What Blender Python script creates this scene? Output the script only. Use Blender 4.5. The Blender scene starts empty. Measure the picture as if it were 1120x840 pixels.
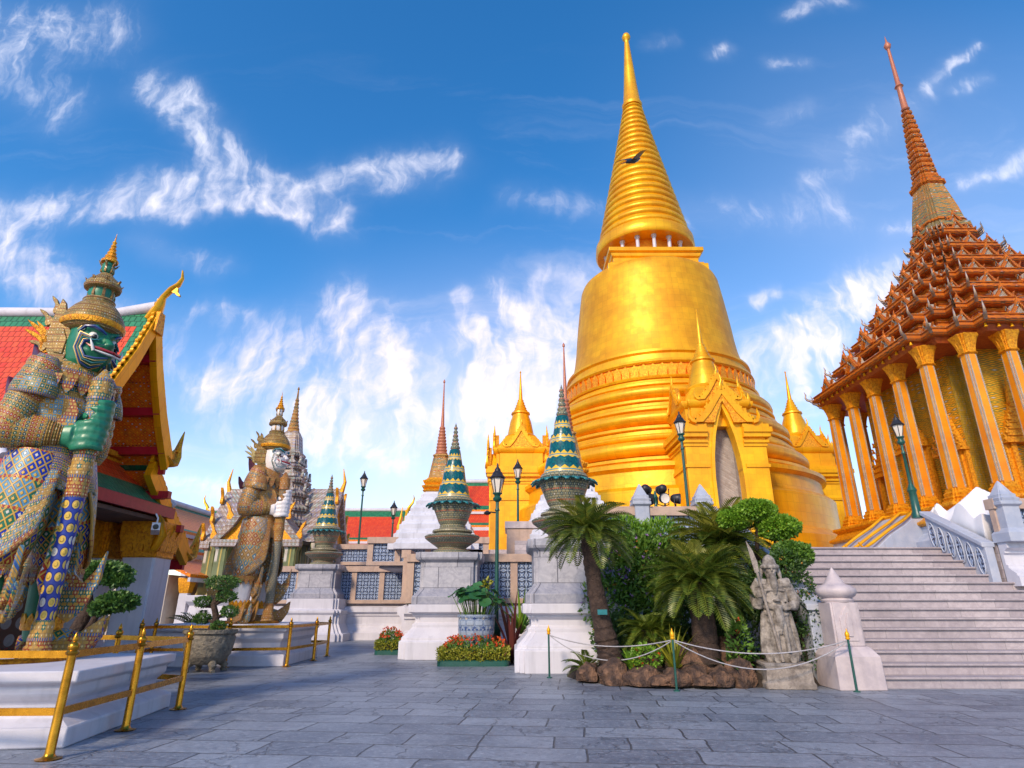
import bpy, math, random
from math import sin, cos, pi, radians, sqrt, atan2, floor
from mathutils import Vector as V, Matrix, noise as mnoise
random.seed(7)
S = bpy.context.scene
COL = S.collection

# ------------------------------------------------------------------ camera
EYE = 1.4
cam = bpy.data.cameras.new('camera'); cam_o = bpy.data.objects.new('camera', cam); COL.objects.link(cam_o)
cam.sensor_width = 36.0; cam.lens = 21.47; cam.clip_start = 0.1; cam.clip_end = 3000
cam_o.location = (0, 0, EYE); cam_o.rotation_euler = (radians(90 + 20.14), 0, 0)
S.camera = cam_o

# ------------------------------------------------------------------ light
SUN_EL, SUN_AZ = radians(33), radians(207)      # azimuth clockwise from +Y: from behind the viewer's left shoulder
sun = bpy.data.lights.new('sun', 'SUN'); sun.energy = 3.1; sun.angle = radians(9); sun.color = (1.0, 0.80, 0.58)
sun_o = bpy.data.objects.new('sun', sun); COL.objects.link(sun_o)
sd = V((sin(SUN_AZ) * cos(SUN_EL), cos(SUN_AZ) * cos(SUN_EL), sin(SUN_EL)))
sun_o.rotation_euler = sd.to_track_quat('Z', 'Y').to_euler()
S.view_settings.view_transform = 'Standard'; S.view_settings.look = 'None'
S.view_settings.exposure = 0.36; S.view_settings.gamma = 1.0; S.view_settings.use_curve_mapping = False
S.cycles.max_bounces = 6; S.cycles.transparent_max_bounces = 12

class NB:
    """small node-tree writer"""
    def __init__(s, nt): s.nt = nt
    def n(s, t, **k):
        x = s.nt.nodes.new(t)
        for a, b in k.items(): setattr(x, a, b)
        return x
    def link(s, a, b): s.nt.links.new(a, b)
    def put(s, sock, v):
        if v is None: return
        if hasattr(v, 'is_linked'): s.link(v, sock)
        else: sock.default_value = v
    def m(s, op, a, b=None, c=None, clamp=False):
        x = s.n('ShaderNodeMath', operation=op); x.use_clamp = clamp
        s.put(x.inputs[0], a); s.put(x.inputs[1], b)
        if c is not None: s.put(x.inputs[2], c)
        return x.outputs[0]
    def vm(s, op, a, b=None, scale=None):
        x = s.n('ShaderNodeVectorMath', operation=op); s.put(x.inputs[0], a); s.put(x.inputs[1], b)
        if scale is not None: s.put(x.inputs['Scale'], scale)
        return x.outputs['Value'] if op in ('DOT_PRODUCT', 'LENGTH', 'DISTANCE') else x.outputs[0]
    def mix(s, f, a, b, bt='MIX'):
        x = s.n('ShaderNodeMix', data_type='RGBA', blend_type=bt); x.clamp_factor = True
        s.put(x.inputs[0], f); s.put(x.inputs[6], c4(a)); s.put(x.inputs[7], c4(b)); return x.outputs[2]
    def sep(s, v):
        x = s.n('ShaderNodeSeparateXYZ'); s.put(x.inputs[0], v); return x.outputs
    def comb(s, x_, y_=0.0, z_=0.0):
        x = s.n('ShaderNodeCombineXYZ'); s.put(x.inputs[0], x_); s.put(x.inputs[1], y_); s.put(x.inputs[2], z_); return x.outputs[0]
    def noise(s, vec, scale, detail=4, rough=.55, dist=0, col=False):
        x = s.n('ShaderNodeTexNoise'); s.put(x.inputs['Vector'], vec); s.put(x.inputs['Scale'], scale)
        x.inputs['Detail'].default_value = detail; x.inputs['Roughness'].default_value = rough; x.inputs['Distortion'].default_value = dist
        return x.outputs[1 if col else 0]
    def wn(s, v):
        x = s.n('ShaderNodeTexWhiteNoise', noise_dimensions='3D'); s.put(x.inputs[0], v); return x.outputs[0]
    def ramp(s, f, stops, mode='LINEAR'):
        x = s.n('ShaderNodeValToRGB'); r = x.color_ramp; r.interpolation = mode; s.put(x.inputs[0], f)
        while len(r.elements) < len(stops): r.elements.new(.5)
        for e, (p, c) in zip(r.elements, stops): e.position = p; e.color = c4(c)
        return x.outputs[0]
    def sm(s, v, a, b, lo=0.0, hi=1.0):
        x = s.n('ShaderNodeMapRange', interpolation_type='SMOOTHSTEP'); s.put(x.inputs[0], v)
        for i, q in enumerate((a, b, lo, hi)): s.put(x.inputs[i + 1], q)
        return x.outputs[0]
    def tc(s, w): return s.n('ShaderNodeTexCoord').outputs[w]
    def mapping(s, v, loc=(0, 0, 0), rot=(0, 0, 0), sc=(1, 1, 1)):
        x = s.n('ShaderNodeMapping'); s.put(x.inputs[0], v)
        x.inputs[1].default_value = loc; x.inputs[2].default_value = rot; x.inputs[3].default_value = sc; return x.outputs[0]
    def bump(s, h, strength=.4, dist=.02, nrm=None):
        x = s.n('ShaderNodeBump'); s.put(x.inputs['Height'], h); x.inputs['Strength'].default_value = strength
        x.inputs['Distance'].default_value = dist
        if nrm is not None: s.put(x.inputs['Normal'], nrm)
        return x.outputs[0]

def c4(c):
    if hasattr(c, 'is_linked') or isinstance(c, (int, float)): return c
    return (c[0], c[1], c[2], 1.0) if len(c) == 3 else c

# ------------------------------------------------------------------ world: sky with cirrus
world = bpy.data.worlds.new('World'); S.world = world; world.use_nodes = True
def build_world():
    nt = world.node_tree; nt.nodes.clear(); b = NB(nt)
    sky = b.n('ShaderNodeTexSky', sky_type='NISHITA'); sky.sun_disc = False
    sky.sun_elevation = SUN_EL; sky.sun_rotation = SUN_AZ
    sky.air_density = 1.0; sky.dust_density = 0.3; sky.ozone_density = 3.0; sky.altitude = 0
    hs = b.n('ShaderNodeHueSaturation'); hs.inputs['Saturation'].default_value = 1.32; hs.inputs['Hue'].default_value = 0.50; hs.inputs['Value'].default_value = 1.52
    b.link(sky.outputs[0], hs.inputs['Color'])
    d = b.sep(b.tc('Generated'))
    y = b.m('MAXIMUM', b.m('ABSOLUTE', d[1]), .04)
    u = b.m('DIVIDE', d[0], y); v = b.m('DIVIDE', d[2], y)
    p = b.comb(u, v, b.m('MULTIPLY', b.m('LESS_THAN', d[1], 0.0), 7.0))
    warp = b.noise(p, 2.6, 5, .6, 0, True)
    pw = b.vm('ADD', p, b.vm('SCALE', b.vm('SUBTRACT', warp, (.5, .5, .5)), None, .20))
    s = b.sep(pw)
    fine = b.noise(pw, 9, 8, .62, .6)
    mid = b.noise(pw, 3.2, 5, .55, .4)
    rip = b.noise(b.mapping(pw, rot=(0, 0, radians(-62)), sc=(30, 7, 1)), 1.0, 4, .55, .5)
    tot = None
    for (ax, ay, bx, by, w, k) in CLOUDS:
        dx, dy = bx - ax, by - ay; L2 = dx * dx + dy * dy
        qx = b.m('SUBTRACT', s[0], ax); qy = b.m('SUBTRACT', s[1], ay)
        t = b.m('DIVIDE', b.m('ADD', b.m('MULTIPLY', qx, dx), b.m('MULTIPLY', qy, dy)), L2, None, True)
        ex = b.m('SUBTRACT', qx, b.m('MULTIPLY', t, dx)); ey = b.m('SUBTRACT', qy, b.m('MULTIPLY', t, dy))
        r2 = b.m('ADD', b.m('MULTIPLY', ex, ex), b.m('MULTIPLY', ey, ey))
        g = b.m('MULTIPLY', b.m('EXPONENT', b.m('MULTIPLY', r2, -1.0 / (w * w))), k)
        tot = g if tot is None else b.m('ADD', tot, g)
    rid = b.m('SUBTRACT', 1.0, b.m('ABSOLUTE', b.m('SUBTRACT', b.m('MULTIPLY', b.noise(b.mapping(pw, rot=(0, 0, radians(12)), sc=(5.5, 2.4, 1)), 1.6, 6, .6, 1.2), 2.0), 1.0)))
    tot = b.m('MINIMUM', tot, 1.0)
    n_ = b.m('ADD', b.m('MULTIPLY', fine, .75), b.m('ADD', b.m('MULTIPLY', rip, .46), b.m('MULTIPLY', rid, .42)))
    core = b.sm(b.m('ADD', n_, b.m('MULTIPLY', tot, .26)), 1.02, 1.72)
    gate = b.sm(tot, .03, .75)
    wis = b.sm(b.noise(b.mapping(pw, rot=(0, 0, radians(28)), sc=(1.6, 7.0, 1)), 1.0, 7, .6, .8), .5, .85)
    veil = b.m('MULTIPLY', wis, b.m('MULTIPLY', b.sm(v, 1.3, .2), .30))
    f = b.m('ADD', b.m('MULTIPLY', b.m('MULTIPLY', core, gate), .86), b.m('ADD', veil, b.m('MULTIPLY', tot, .07)))
    low = b.m('MULTIPLY', b.sm(v, .6, 0.0), .30)
    f = b.m('MINIMUM', b.m('ADD', f, b.m('MULTIPLY', low, b.m('ADD', mid, .25))), .97)
    # cloud light: white high up, rosy lower down
    cc = b.mix(b.sm(v, .15, 1.0), (11.2, 8.6, 7.4), (9.6, 9.2, 9.6))
    gl = b.m('MULTIPLY', b.sm(b.m('ABSOLUTE', b.m('SUBTRACT', u, .02)), .55, .0), b.m('MULTIPLY', b.sm(v, .75, .25), .20)); f = b.m('ADD', f, gl)
    f = b.m('MINIMUM', b.m('ADD', f, b.m('MULTIPLY', b.sm(u, .05, .9), b.m('MULTIPLY', b.sm(v, 1.5, .3), .16))), .97)
    out = b.mix(f, hs.outputs[0], cc)
    below = b.m('LESS_THAN', d[2], 0.0)
    out = b.mix(below, out, (1.6, 1.6, 1.75))
    bg = b.n('ShaderNodeBackground'); b.link(out, bg.inputs[0]); bg.inputs[1].default_value = 0.125
    o = b.n('ShaderNodeOutputWorld'); b.link(bg.outputs[0], o.inputs[0])
_th = radians(20.14)
def uv_(px, py):      # direction of a cloud as (x/y, z/y), from its bearing in the photograph
    x = (px - 560) / 668; q = (420 - py) / 668
    f = cos(_th) - q * sin(_th); return x / f, (sin(_th) + q * cos(_th)) / f
CLOUDS = []
for (x0, y0, x1, y1, w, k) in [
    (-30, 238, 190, 212, 24, 1.0), (150, 215, 300, 205, 22, 1.0), (300, 200, 480, 188, 20, .9), (250, 200, 365, 240, 18, .95), (160, 85, 268, 185, 22, .9), (205, 90, 240, 160, 16, .5),
    (0, 265, 60, 330, 26, .8), (50, 300, 110, 345, 26, .5), (165, 380, 250, 440, 30, .6), (280, 385, 400, 350, 26, 0.67), (380, 400, 500, 370, 26, 0.63), (290, 420, 400, 470, 26, 0.52),
    (365, 320, 440, 430, 20, .6), (508, 320, 532, 415, 10, .95), (545, 305, 575, 370, 12, .95), (575, 360, 600, 430, 16, .8), (600, 300, 560, 420, 14, .6), (640, 300, 600, 420, 18, .7),
    (470, 465, 560, 440, 26, 0.67), (540, 440, 650, 400, 34, 0.63), (370, 480, 430, 510, 20, .6), (310, 480, 390, 440, 20, .6), (400, 450, 412, 500, 8, .8),
    (850, 395, 985, 295, 20, .95), (810, 430, 900, 405, 34, .75), (900, 350, 1000, 275, 22, .5), (1010, 100, 1064, 52, 9, .95), (1040, 105, 1080, 90, 7, .6),
    (1060, 202, 1125, 182, 10, .9), (975, 238, 1012, 236, 10, .6), (905, 160, 985, 118, 16, .6), (885, 195, 935, 178, 12, .4), (1080, 290, 1125, 270, 16, .5),
    (560, 215, 660, 232, 15, .5), (740, 232, 920, 225, 22, .5), (778, 52, 804, 42, 8, .7), (872, 12, 915, 2, 12, .75), (845, 60, 885, 65, 8, .6), (818, 335, 834, 328, 8, .95), (850, 120, 880, 110, 10, .4),
    (-10, 30, 120, 25, 36, .75), (0, 70, 70, 110, 30, .6), (160, 270, 235, 300, 14, .6), (190, 520, 330, 545, 14, .55), (215, 345, 265, 360, 12, .5), (700, 42, 735, 40, 8, .4)]:
    a, c = uv_(x0, y0), uv_(x1, y1)
    CLOUDS.append((a[0], a[1], c[0], c[1], w * 1.25 / 540, k))
build_world()

# ------------------------------------------------------------------ mesh builder
class MB:
    def __init__(s): s.v = []; s.f = []; s.uv = []; s.mi = []; s.cur = 0
    def vert(s, p): s.v.append((p[0], p[1], p[2])); return len(s.v) - 1
    def face(s, idx, uv=None):
        s.f.append(tuple(idx)); s.uv.append(uv if uv else [(s.v[i][0] + s.v[i][1] * .7, s.v[i][2]) for i in idx]); s.mi.append(s.cur)
    def poly(s, pts, uv=None): s.face([s.vert(p) for p in pts], uv)
    def loft(s, rings, caps=(True, True), closed=True, ulen=None, v0=0.0):
        n = len(rings[0]); base = []
        for r in rings: base.append([s.vert(p) for p in r])
        if ulen is None:
            best = 0
            for r in rings[::max(1, len(rings) // 6)]:
                best = max(best, sum((V(r[i]) - V(r[(i + 1) % n])).length for i in range(n)))
            ulen = best
        vv = v0; m = n if closed else n - 1
        for k in range(len(rings) - 1):
            d = max((V(rings[k][0]) - V(rings[k + 1][0])).length, (V(rings[k][n // 2]) - V(rings[k + 1][n // 2])).length)
            for i in range(m):
                j = (i + 1) % n; u0 = ulen * i / m; u1 = ulen * (i + 1) / m
                s.face((base[k][i], base[k][j], base[k + 1][j], base[k + 1][i]), [(u0, vv), (u1, vv), (u1, vv + d), (u0, vv + d)])
            vv += d
        if caps[0] and closed: s.face(list(reversed(base[0])))
        if caps[1] and closed: s.face(base[-1])
        return s
    def stack(s, shape, prof, c=(0, 0, 0), rot=0, caps=(True, True)):
        """shape: unit outline; prof: (radius, z) pairs"""
        cr, sr = cos(rot), sin(rot)
        return s.loft([[(c[0] + r * (x * cr - y * sr), c[1] + r * (x * sr + y * cr), c[2] + z) for x, y in shape] for r, z in prof], caps)
    def lathe(s, prof, c=(0, 0, 0), n=24, caps=(True, True)): return s.stack(circle(n), prof, c, 0, caps)
    def box(s, x0, x1, y0, y1, z0, z1, M=None):
        p = [(x0, y0, z0), (x1, y0, z0), (x1, y1, z0), (x0, y1, z0), (x0, y0, z1), (x1, y0, z1), (x1, y1, z1), (x0, y1, z1)]
        if M is not None: p = [tuple(M @ V(q)) for q in p]
        for q, (du, dv) in (((3, 2, 1, 0), (x1 - x0, y1 - y0)), ((4, 5, 6, 7), (x1 - x0, y1 - y0)), ((0, 1, 5, 4), (x1 - x0, z1 - z0)), ((1, 2, 6, 5), (y1 - y0, z1 - z0)),
                  ((2, 3, 7, 6), (x1 - x0, z1 - z0)), ((3, 0, 4, 7), (y1 - y0, z1 - z0))):
            s.poly([p[i] for i in q], [(0, 0), (du, 0), (du, dv), (0, dv)])
        return s
    def cbox(s, c, sz, M=None): return s.box(c[0] - sz[0] / 2, c[0] + sz[0] / 2, c[1] - sz[1] / 2, c[1] + sz[1] / 2, c[2] - sz[2] / 2, c[2] + sz[2] / 2, M)
    def tube(s, pts, rad, n=8, caps=(True, True), flat=1.0, up=None):
        pts = [V(p) for p in pts]
        if isinstance(rad, (int, float)): rad = [rad] * len(pts)
        rings = []; ref = V(up) if up else None
        for i, p in enumerate(pts):
            t = (pts[min(i + 1, len(pts) - 1)] - pts[max(i - 1, 0)])
            if t.length < 1e-9: t = V((0, 0, 1))
            t.normalize()
            if ref is None: ref = V((0, 0, 1)) if abs(t.z) < .9 else V((1, 0, 0))
            a = ref - t * ref.dot(t)
            if a.length < 1e-4: a = t.orthogonal()
            a.normalize(); b_ = t.cross(a)
            if up is None: ref = a
            rings.append([p + a * (cos(2 * pi * k / n) * rad[i] * flat) + b_ * (sin(2 * pi * k / n) * rad[i]) for k in range(n)])
        return s.loft(rings, caps)
    def extrude(s, pts, thick, M=None):
        """flat outline in x-z, given thickness along y, placed by M"""
        n = len(pts)
        f = [V((x, -thick / 2, z)) for x, z in pts]; k = [V((x, thick / 2, z)) for x, z in pts]
        if M is not None: f = [M @ q for q in f]; k = [M @ q for q in k]
        fi = [s.vert(q) for q in f]; ki = [s.vert(q) for q in k]
        uv = [(x, z) for x, z in pts]
        s.face(fi, uv); s.face(list(reversed(ki)), list(reversed(uv)))
        for i in range(n):
            j = (i + 1) % n
            s.face((fi[j], fi[i], ki[i], ki[j]), [(pts[j][0], pts[j][1]), (pts[i][0], pts[i][1]), (pts[i][0], pts[i][1] + thick), (pts[j][0], pts[j][1] + thick)])
        return s
    def run(s, prof, p0, p1, out):
        """moulding: prof (offset outwards, z) swept from p0 to p1"""
        p0, p1, o = V(p0), V(p1), V(out).normalized()
        L = (p1 - p0).length; n = len(prof)
        A = [s.vert(p0 + o * a + V((0, 0, z))) for a, z in prof]; B = [s.vert(p1 + o * a + V((0, 0, z))) for a, z in prof]
        vv = 0
        for i in range(n - 1):
            d = sqrt((prof[i + 1][0] - prof[i][0]) ** 2 + (prof[i + 1][1] - prof[i][1]) ** 2)
            s.face((A[i], B[i], B[i + 1], A[i + 1]), [(0, vv), (L, vv), (L, vv + d), (0, vv + d)]); vv += d
        s.face(list(reversed(A))); s.face(B); s.face((A[n - 1], B[n - 1], B[0], A[0]))
        return s
    def build(s, name, mat, parent=None, smooth=35, bevel=0, loc=None):
        me = bpy.data.meshes.new(name); me.from_pydata(s.v, [], s.f)
        ul = me.uv_layers.new(name='UVMap'); flat = [c for f in s.uv for q in f for c in q]
        ul.data.foreach_set('uv', flat)
        ms = mat if isinstance(mat, (list, tuple)) else [mat]
        for m_ in ms: me.materials.append(m_)
        if len(ms) > 1: me.polygons.foreach_set('material_index', s.mi)
        if smooth:
            me.polygons.foreach_set('use_smooth', [True] * len(me.polygons)); me.set_sharp_from_angle(angle=radians(smooth))
        me.update(); me.validate()
        o = bpy.data.objects.new(name, me); COL.objects.link(o)
        if parent is not None: o.parent = parent
        if loc: o.location = loc
        if bevel:
            b = o.modifiers.new('bevel', 'BEVEL'); b.width = bevel; b.segments = 2; b.limit_method = 'ANGLE'; b.angle_limit = radians(40)
        return o

def circle(n): return [(cos(2 * pi * i / n), sin(2 * pi * i / n)) for i in range(n)]
SQ = [(1, -1), (1, 1), (-1, 1), (-1, -1)]
def redent(n=2, s=.14):
    """square with its corners cut back in n square steps"""
    q = []
    for k in range(n + 1):
        q.append((1 - k * s, 1 - (n - k) * s))
        if k < n: q.append((1 - (k + 1) * s, 1 - (n - k) * s))
    pts = []
    for r in range(4):
        c, d = (1, 0, -1, 0)[r], (0, 1, 0, -1)[r]
        for x, y in q: pts.append((x * c - y * d, x * d + y * c))
    return pts
OCT = [(cos(pi / 8 + pi / 4 * i) * 1.0824, sin(pi / 8 + pi / 4 * i) * 1.0824) for i in range(8)]
def T(x=0, y=0, z=0, rz=0, rx=0, ry=0, s=1):
    return Matrix.Translation((x, y, z)) @ Matrix.Rotation(rz, 4, 'Z') @ Matrix.Rotation(ry, 4, 'Y') @ Matrix.Rotation(rx, 4, 'X') @ Matrix.Scale(s, 4)
def tag(o, label=None, cat=None, group=None, kind=None):
    if label: o['label'] = label
    if cat: o['category'] = cat
    if group: o['group'] = group
    if kind: o['kind'] = kind
    return o
def thing(name, label, cat, loc=(0, 0, 0), rz=0, group=None):
    o = bpy.data.objects.new(name, None); COL.objects.link(o); o.empty_display_size = .3
    o.location = loc; o.rotation_euler = (0, 0, rz); return tag(o, label, cat, group)
def sub(name, parent, loc=(0, 0, 0), rz=0):
    o = bpy.data.objects.new(name, None); COL.objects.link(o); o.parent = parent; o.location = loc; o.rotation_euler = (0, 0, rz); return o
def copy_tree(o, parent=None):
    c = o.copy(); COL.objects.link(c)
    if parent is not None: c.parent = parent
    for ch in list(o.children): copy_tree(ch, c)
    return c
def place(o, loc, rz=0, label=None, group=None):
    o.location = loc; o.rotation_euler = (0, 0, rz)
    if label: o['label'] = label
    if group: o['group'] = group
    return o

# ------------------------------------------------------------------ materials
def mat(name, col=(.5, .5, .5), rough=.6, metal=0.0, spec=None):
    m = bpy.data.materials.new(name); m.use_nodes = True
    b = NB(m.node_tree); bs = m.node_tree.nodes['Principled BSDF']
    bs.inputs['Base Color'].default_value = c4(col); bs.inputs['Roughness'].default_value = rough; bs.inputs['Metallic'].default_value = metal
    if spec is not None: bs.inputs['Specular IOR Level'].default_value = spec
    return m, b, bs
def mottled(name, col, col2, rough=.6, scale=6, metal=0., bump=.15, bscale=40, bd=.01, streak=0, spec=None):
    m, b, bs = mat(name, col, rough, metal, spec)
    p = b.tc('Object'); f = b.sm(b.noise(p, scale, 6, .6), .35, .7)
    c = b.mix(f, col, col2)
    if streak:
        st = b.sm(b.noise(b.mapping(p, sc=(5, 5, .35)), 1.0, 5, .6), .5, .75)
        c = b.mix(b.m('MULTIPLY', st, streak), c, tuple(x * .45 for x in col))
    b.link(c, bs.inputs['Base Color'])
    b.link(b.m('ADD', b.m('MULTIPLY', b.noise(p, scale * 2.3, 3), .25), rough - .12), bs.inputs['Roughness'])
    if bump: b.link(b.bump(b.noise(p, bscale, 4, .6), bump, bd), bs.inputs['Normal'])
    return m
def gold_mat(name, col, col2, rough=.36, metal=.7, tile=0):
    m, b, bs = mat(name, col, rough, metal)
    p = b.tc('Object')
    f = b.sm(b.noise(p, .7, 6, .62), .35, .68)
    c = b.mix(f, col, col2)
    if tile:
        uv = b.tc('UV'); br = b.n('ShaderNodeTexBrick'); b.link(uv, br.inputs[0]); br.inputs['Scale'].default_value = 1.0
        br.inputs['Brick Width'].default_value = tile; br.inputs['Row Height'].default_value = tile; br.inputs['Mortar Size'].default_value = tile * .012; br.offset = 0
        br.inputs['Color1'].default_value = (1, 1, 1, 1); br.inputs['Color2'].default_value = (.88, .86, .84, 1); br.inputs['Mortar'].default_value = (.66, .6, .55, 1)
        c = b.mix(1.0, c, br.outputs[0], 'MULTIPLY')
    st = b.sm(b.noise(b.mapping(p, sc=(2.5, 2.5, .25)), 1.0, 6, .65), .5, .8)
    c = b.mix(b.m('MULTIPLY', st, .35), c, tuple(x * .55 for x in col))
    b.link(c, bs.inputs['Base Color'])
    b.link(b.m('ADD', b.m('MULTIPLY', b.noise(p, 2.2, 5), .22), rough - .1), bs.inputs['Roughness'])
    h = b.m('ADD', b.noise(p, 1.6, 3), b.m('MULTIPLY', b.noise(p, 16, 4), .25))
    b.link(b.bump(h, .22, .05), bs.inputs['Normal'])
    return m
def mosaic(name, cell, pal, outline=(.55, .33, .06), dot=(.75, .5, .12), style='diamond', rowh=None, gloss=.36, band=None, metal=0.0):
    """glazed chips: cells in UV metres; each row picks its ground colour from pal"""
    m, b, bs = mat(name, pal[0], gloss + .08, metal, .35)
    uv = b.sep(b.tc('UV')); u = b.m('DIVIDE', uv[0], cell[0]); v = b.m('DIVIDE', uv[1], cell[1])
    if style == 'diamond': a, c = b.m('ADD', u, v), b.m('SUBTRACT', u, v)
    elif style == 'hex':
        a, c = b.m('ADD', u, b.m('MULTIPLY', b.m('FLOORED_MODULO', b.m('FLOOR', v), 2.0), .5)), v
    else: a, c = u, v
    fa = b.m('SUBTRACT', b.m('FRACT', a), .5); fc = b.m('SUBTRACT', b.m('FRACT', c), .5)
    if style in ('hex', 'dot'): d = b.m('SQRT', b.m('ADD', b.m('MULTIPLY', fa, fa), b.m('MULTIPLY', fc, fc)))
    elif style == 'flower':
        r = b.m('SQRT', b.m('ADD', b.m('MULTIPLY', fa, fa), b.m('MULTIPLY', fc, fc)))
        an = b.m('ARCTAN2', fc, fa); d = b.m('MULTIPLY', r, b.m('ADD', 1.0, b.m('MULTIPLY', b.m('COSINE', b.m('MULTIPLY', an, 6.0)), .25)))
    else: d = b.m('MAXIMUM', b.m('ABSOLUTE', fa), b.m('ABSOLUTE', fc))
    row = b.m('FLOOR', b.m('DIVIDE', uv[1], rowh or cell[1] * 3))
    cid = b.comb(b.m('FLOOR', a), b.m('FLOOR', c), 0.0)
    rnd0 = b.wn(b.comb(b.m('FLOOR', a), b.m('FLOOR', c), 3.0))
    k = b.m('FRACT', b.m('ADD', b.m('MULTIPLY', row, .382), b.m('ADD', .07, b.m('MULTIPLY', b.m('GREATER_THAN', rnd0, .66), .37))))
    n = len(pal); ground = b.ramp(k, [(i / n, pal[i]) for i in range(n)], 'CONSTANT')
    rnd = b.wn(cid)
    dotc = b.mix(b.m('GREATER_THAN', rnd, .72), dot, (.62, .58, .5))
    dr = .34 if style == 'hex' else .15
    col = b.mix(b.sm(d, dr, dr + .03), dotc, ground)
    col = b.mix(b.sm(d, .40, .43), col, outline)
    # horizontal edging strips between rows
    fr = b.m('FRACT', b.m('DIVIDE', uv[1], rowh or cell[1] * 3))
    ed = b.m('LESS_THAN', b.m('ABSOLUTE', b.m('SUBTRACT', fr, .5)), .5 - min(.07, .022 / (rowh or cell[1] * 3)))
    edc = b.mix(b.m('GREATER_THAN', b.m('FRACT', b.m('DIVIDE', uv[0], cell[0] * .45)), .5), outline, band or (.5, .07, .04))
    col = b.mix(ed, edc, col)
    col = b.mix(b.m('MULTIPLY', b.sm(b.noise(b.tc('Object'), 3, 5, .6), .45, .75), .35), col, (.09, .07, .05))
    b.link(col, bs.inputs['Base Color'])
    h = b.m('SUBTRACT', b.m('ADD', b.sm(d, .21, .13), b.sm(d, .37, .43)), b.m('MULTIPLY', b.m('SUBTRACT', 1.0, ed), -.6))
    b.link(b.bump(h, .7, .02), bs.inputs['Normal'])
    return m
def tiles(name, c1, c2, w=.16, h=.2, edge=None):
    """overlapping glazed roof tiles in UV metres (u along the eave, v up the slope)"""
    m, b, bs = mat(name, c1, .4)
    uv = b.sep(b.tc('UV')); u = b.m('DIVIDE', uv[0], w); v = b.m('DIVIDE', uv[1], h)
    u2 = b.m('ADD', u, b.m('MULTIPLY', b.m('FLOORED_MODULO', b.m('FLOOR', v), 2.0), .5))
    fu = b.m('SUBTRACT', b.m('FRACT', u2), .5); fv = b.m('FRACT', v)
    rnd = b.wn(b.comb(b.m('FLOOR', u2), b.m('FLOOR', v), 0))
    col = b.mix(rnd, c1, c2)
    gap = b.m('MAXIMUM', b.sm(b.m('ABSOLUTE', fu), .42, .49), b.sm(fv, .12, .02))
    col = b.mix(b.m('MULTIPLY', gap, .75), col, tuple(x * .25 for x in c1))
    b.link(col, bs.inputs['Base Color'])
    hh = b.m('SUBTRACT', b.m('SUBTRACT', 1.0, b.m('MULTIPLY', fv, .7)), b.m('ADD', gap, b.m('MULTIPLY', b.m('MULTIPLY', fu, fu), 1.2)))
    b.link(b.bump(hh, .8, .03), bs.inputs['Normal'])
    return m
def stone_blocks(name, c1, c2, vein, w, h, mortar=(.2, .19, .2), rough=.5, mw=.006, coord='UV', vk=.65, rot=0, bump=.4, warpk=0.0):
    m, b, bs = mat(name, c1, rough)
    p = b.tc(coord); ob = b.tc('Object')
    if rot: p = b.mapping(p, rot=(0, 0, rot))
    if warpk: p = b.vm('ADD', p, b.vm('SCALE', b.vm('SUBTRACT', b.noise(p, .35, 2, .5, 0, True), (.5, .5, .5)), None, warpk))
    br = b.n('ShaderNodeTexBrick'); b.link(p, br.inputs[0]); br.inputs['Scale'].default_value = 1.0
    br.inputs['Brick Width'].default_value = w; br.inputs['Row Height'].default_value = h; br.inputs['Mortar Size'].default_value = mw
    br.inputs['Mortar Smooth'].default_value = .2; br.inputs['Bias'].default_value = 0.0; br.offset = .43
    br.inputs['Color1'].default_value = (0, 0, 0, 1); br.inputs['Color2'].default_value = (1, 1, 1, 1); br.inputs['Mortar'].default_value = (.5, .5, .5, 1)
    tone = b.sep(br.outputs[0])[0]
    n1 = b.noise(ob, 1.6, 8, .7, .6); n2 = b.noise(ob, 9, 6, .65, .5)
    c = b.mix(b.m('ADD', b.m('MULTIPLY', tone, .75), b.m('MULTIPLY', b.sm(n2, .3, .7), .35)), c1, c2)
    v = b.sm(b.m('ABSOLUTE', b.m('SUBTRACT', n1, .5)), .055, .0)
    c = b.mix(b.m('MULTIPLY', v, vk), c, vein)
    c = b.mix(b.m('MULTIPLY', b.sm(b.noise(ob, .8, 6, .7), .5, .75), .4), c, tuple(x * .5 for x in c1))
    c = b.mix(br.outputs[1], c, mortar)
    b.link(c, bs.inputs['Base Color'])
    b.link(b.m('ADD', b.m('MULTIPLY', n2, .35), rough - .18), bs.inputs['Roughness'])
    hh = b.m('SUBTRACT', b.m('ADD', b.m('MULTIPLY', n2, .22), b.m('MULTIPLY', tone, .15)), br.outputs[1])
    b.link(b.bump(hh, bump, .015), bs.inputs['Normal'])
    return m
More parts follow.
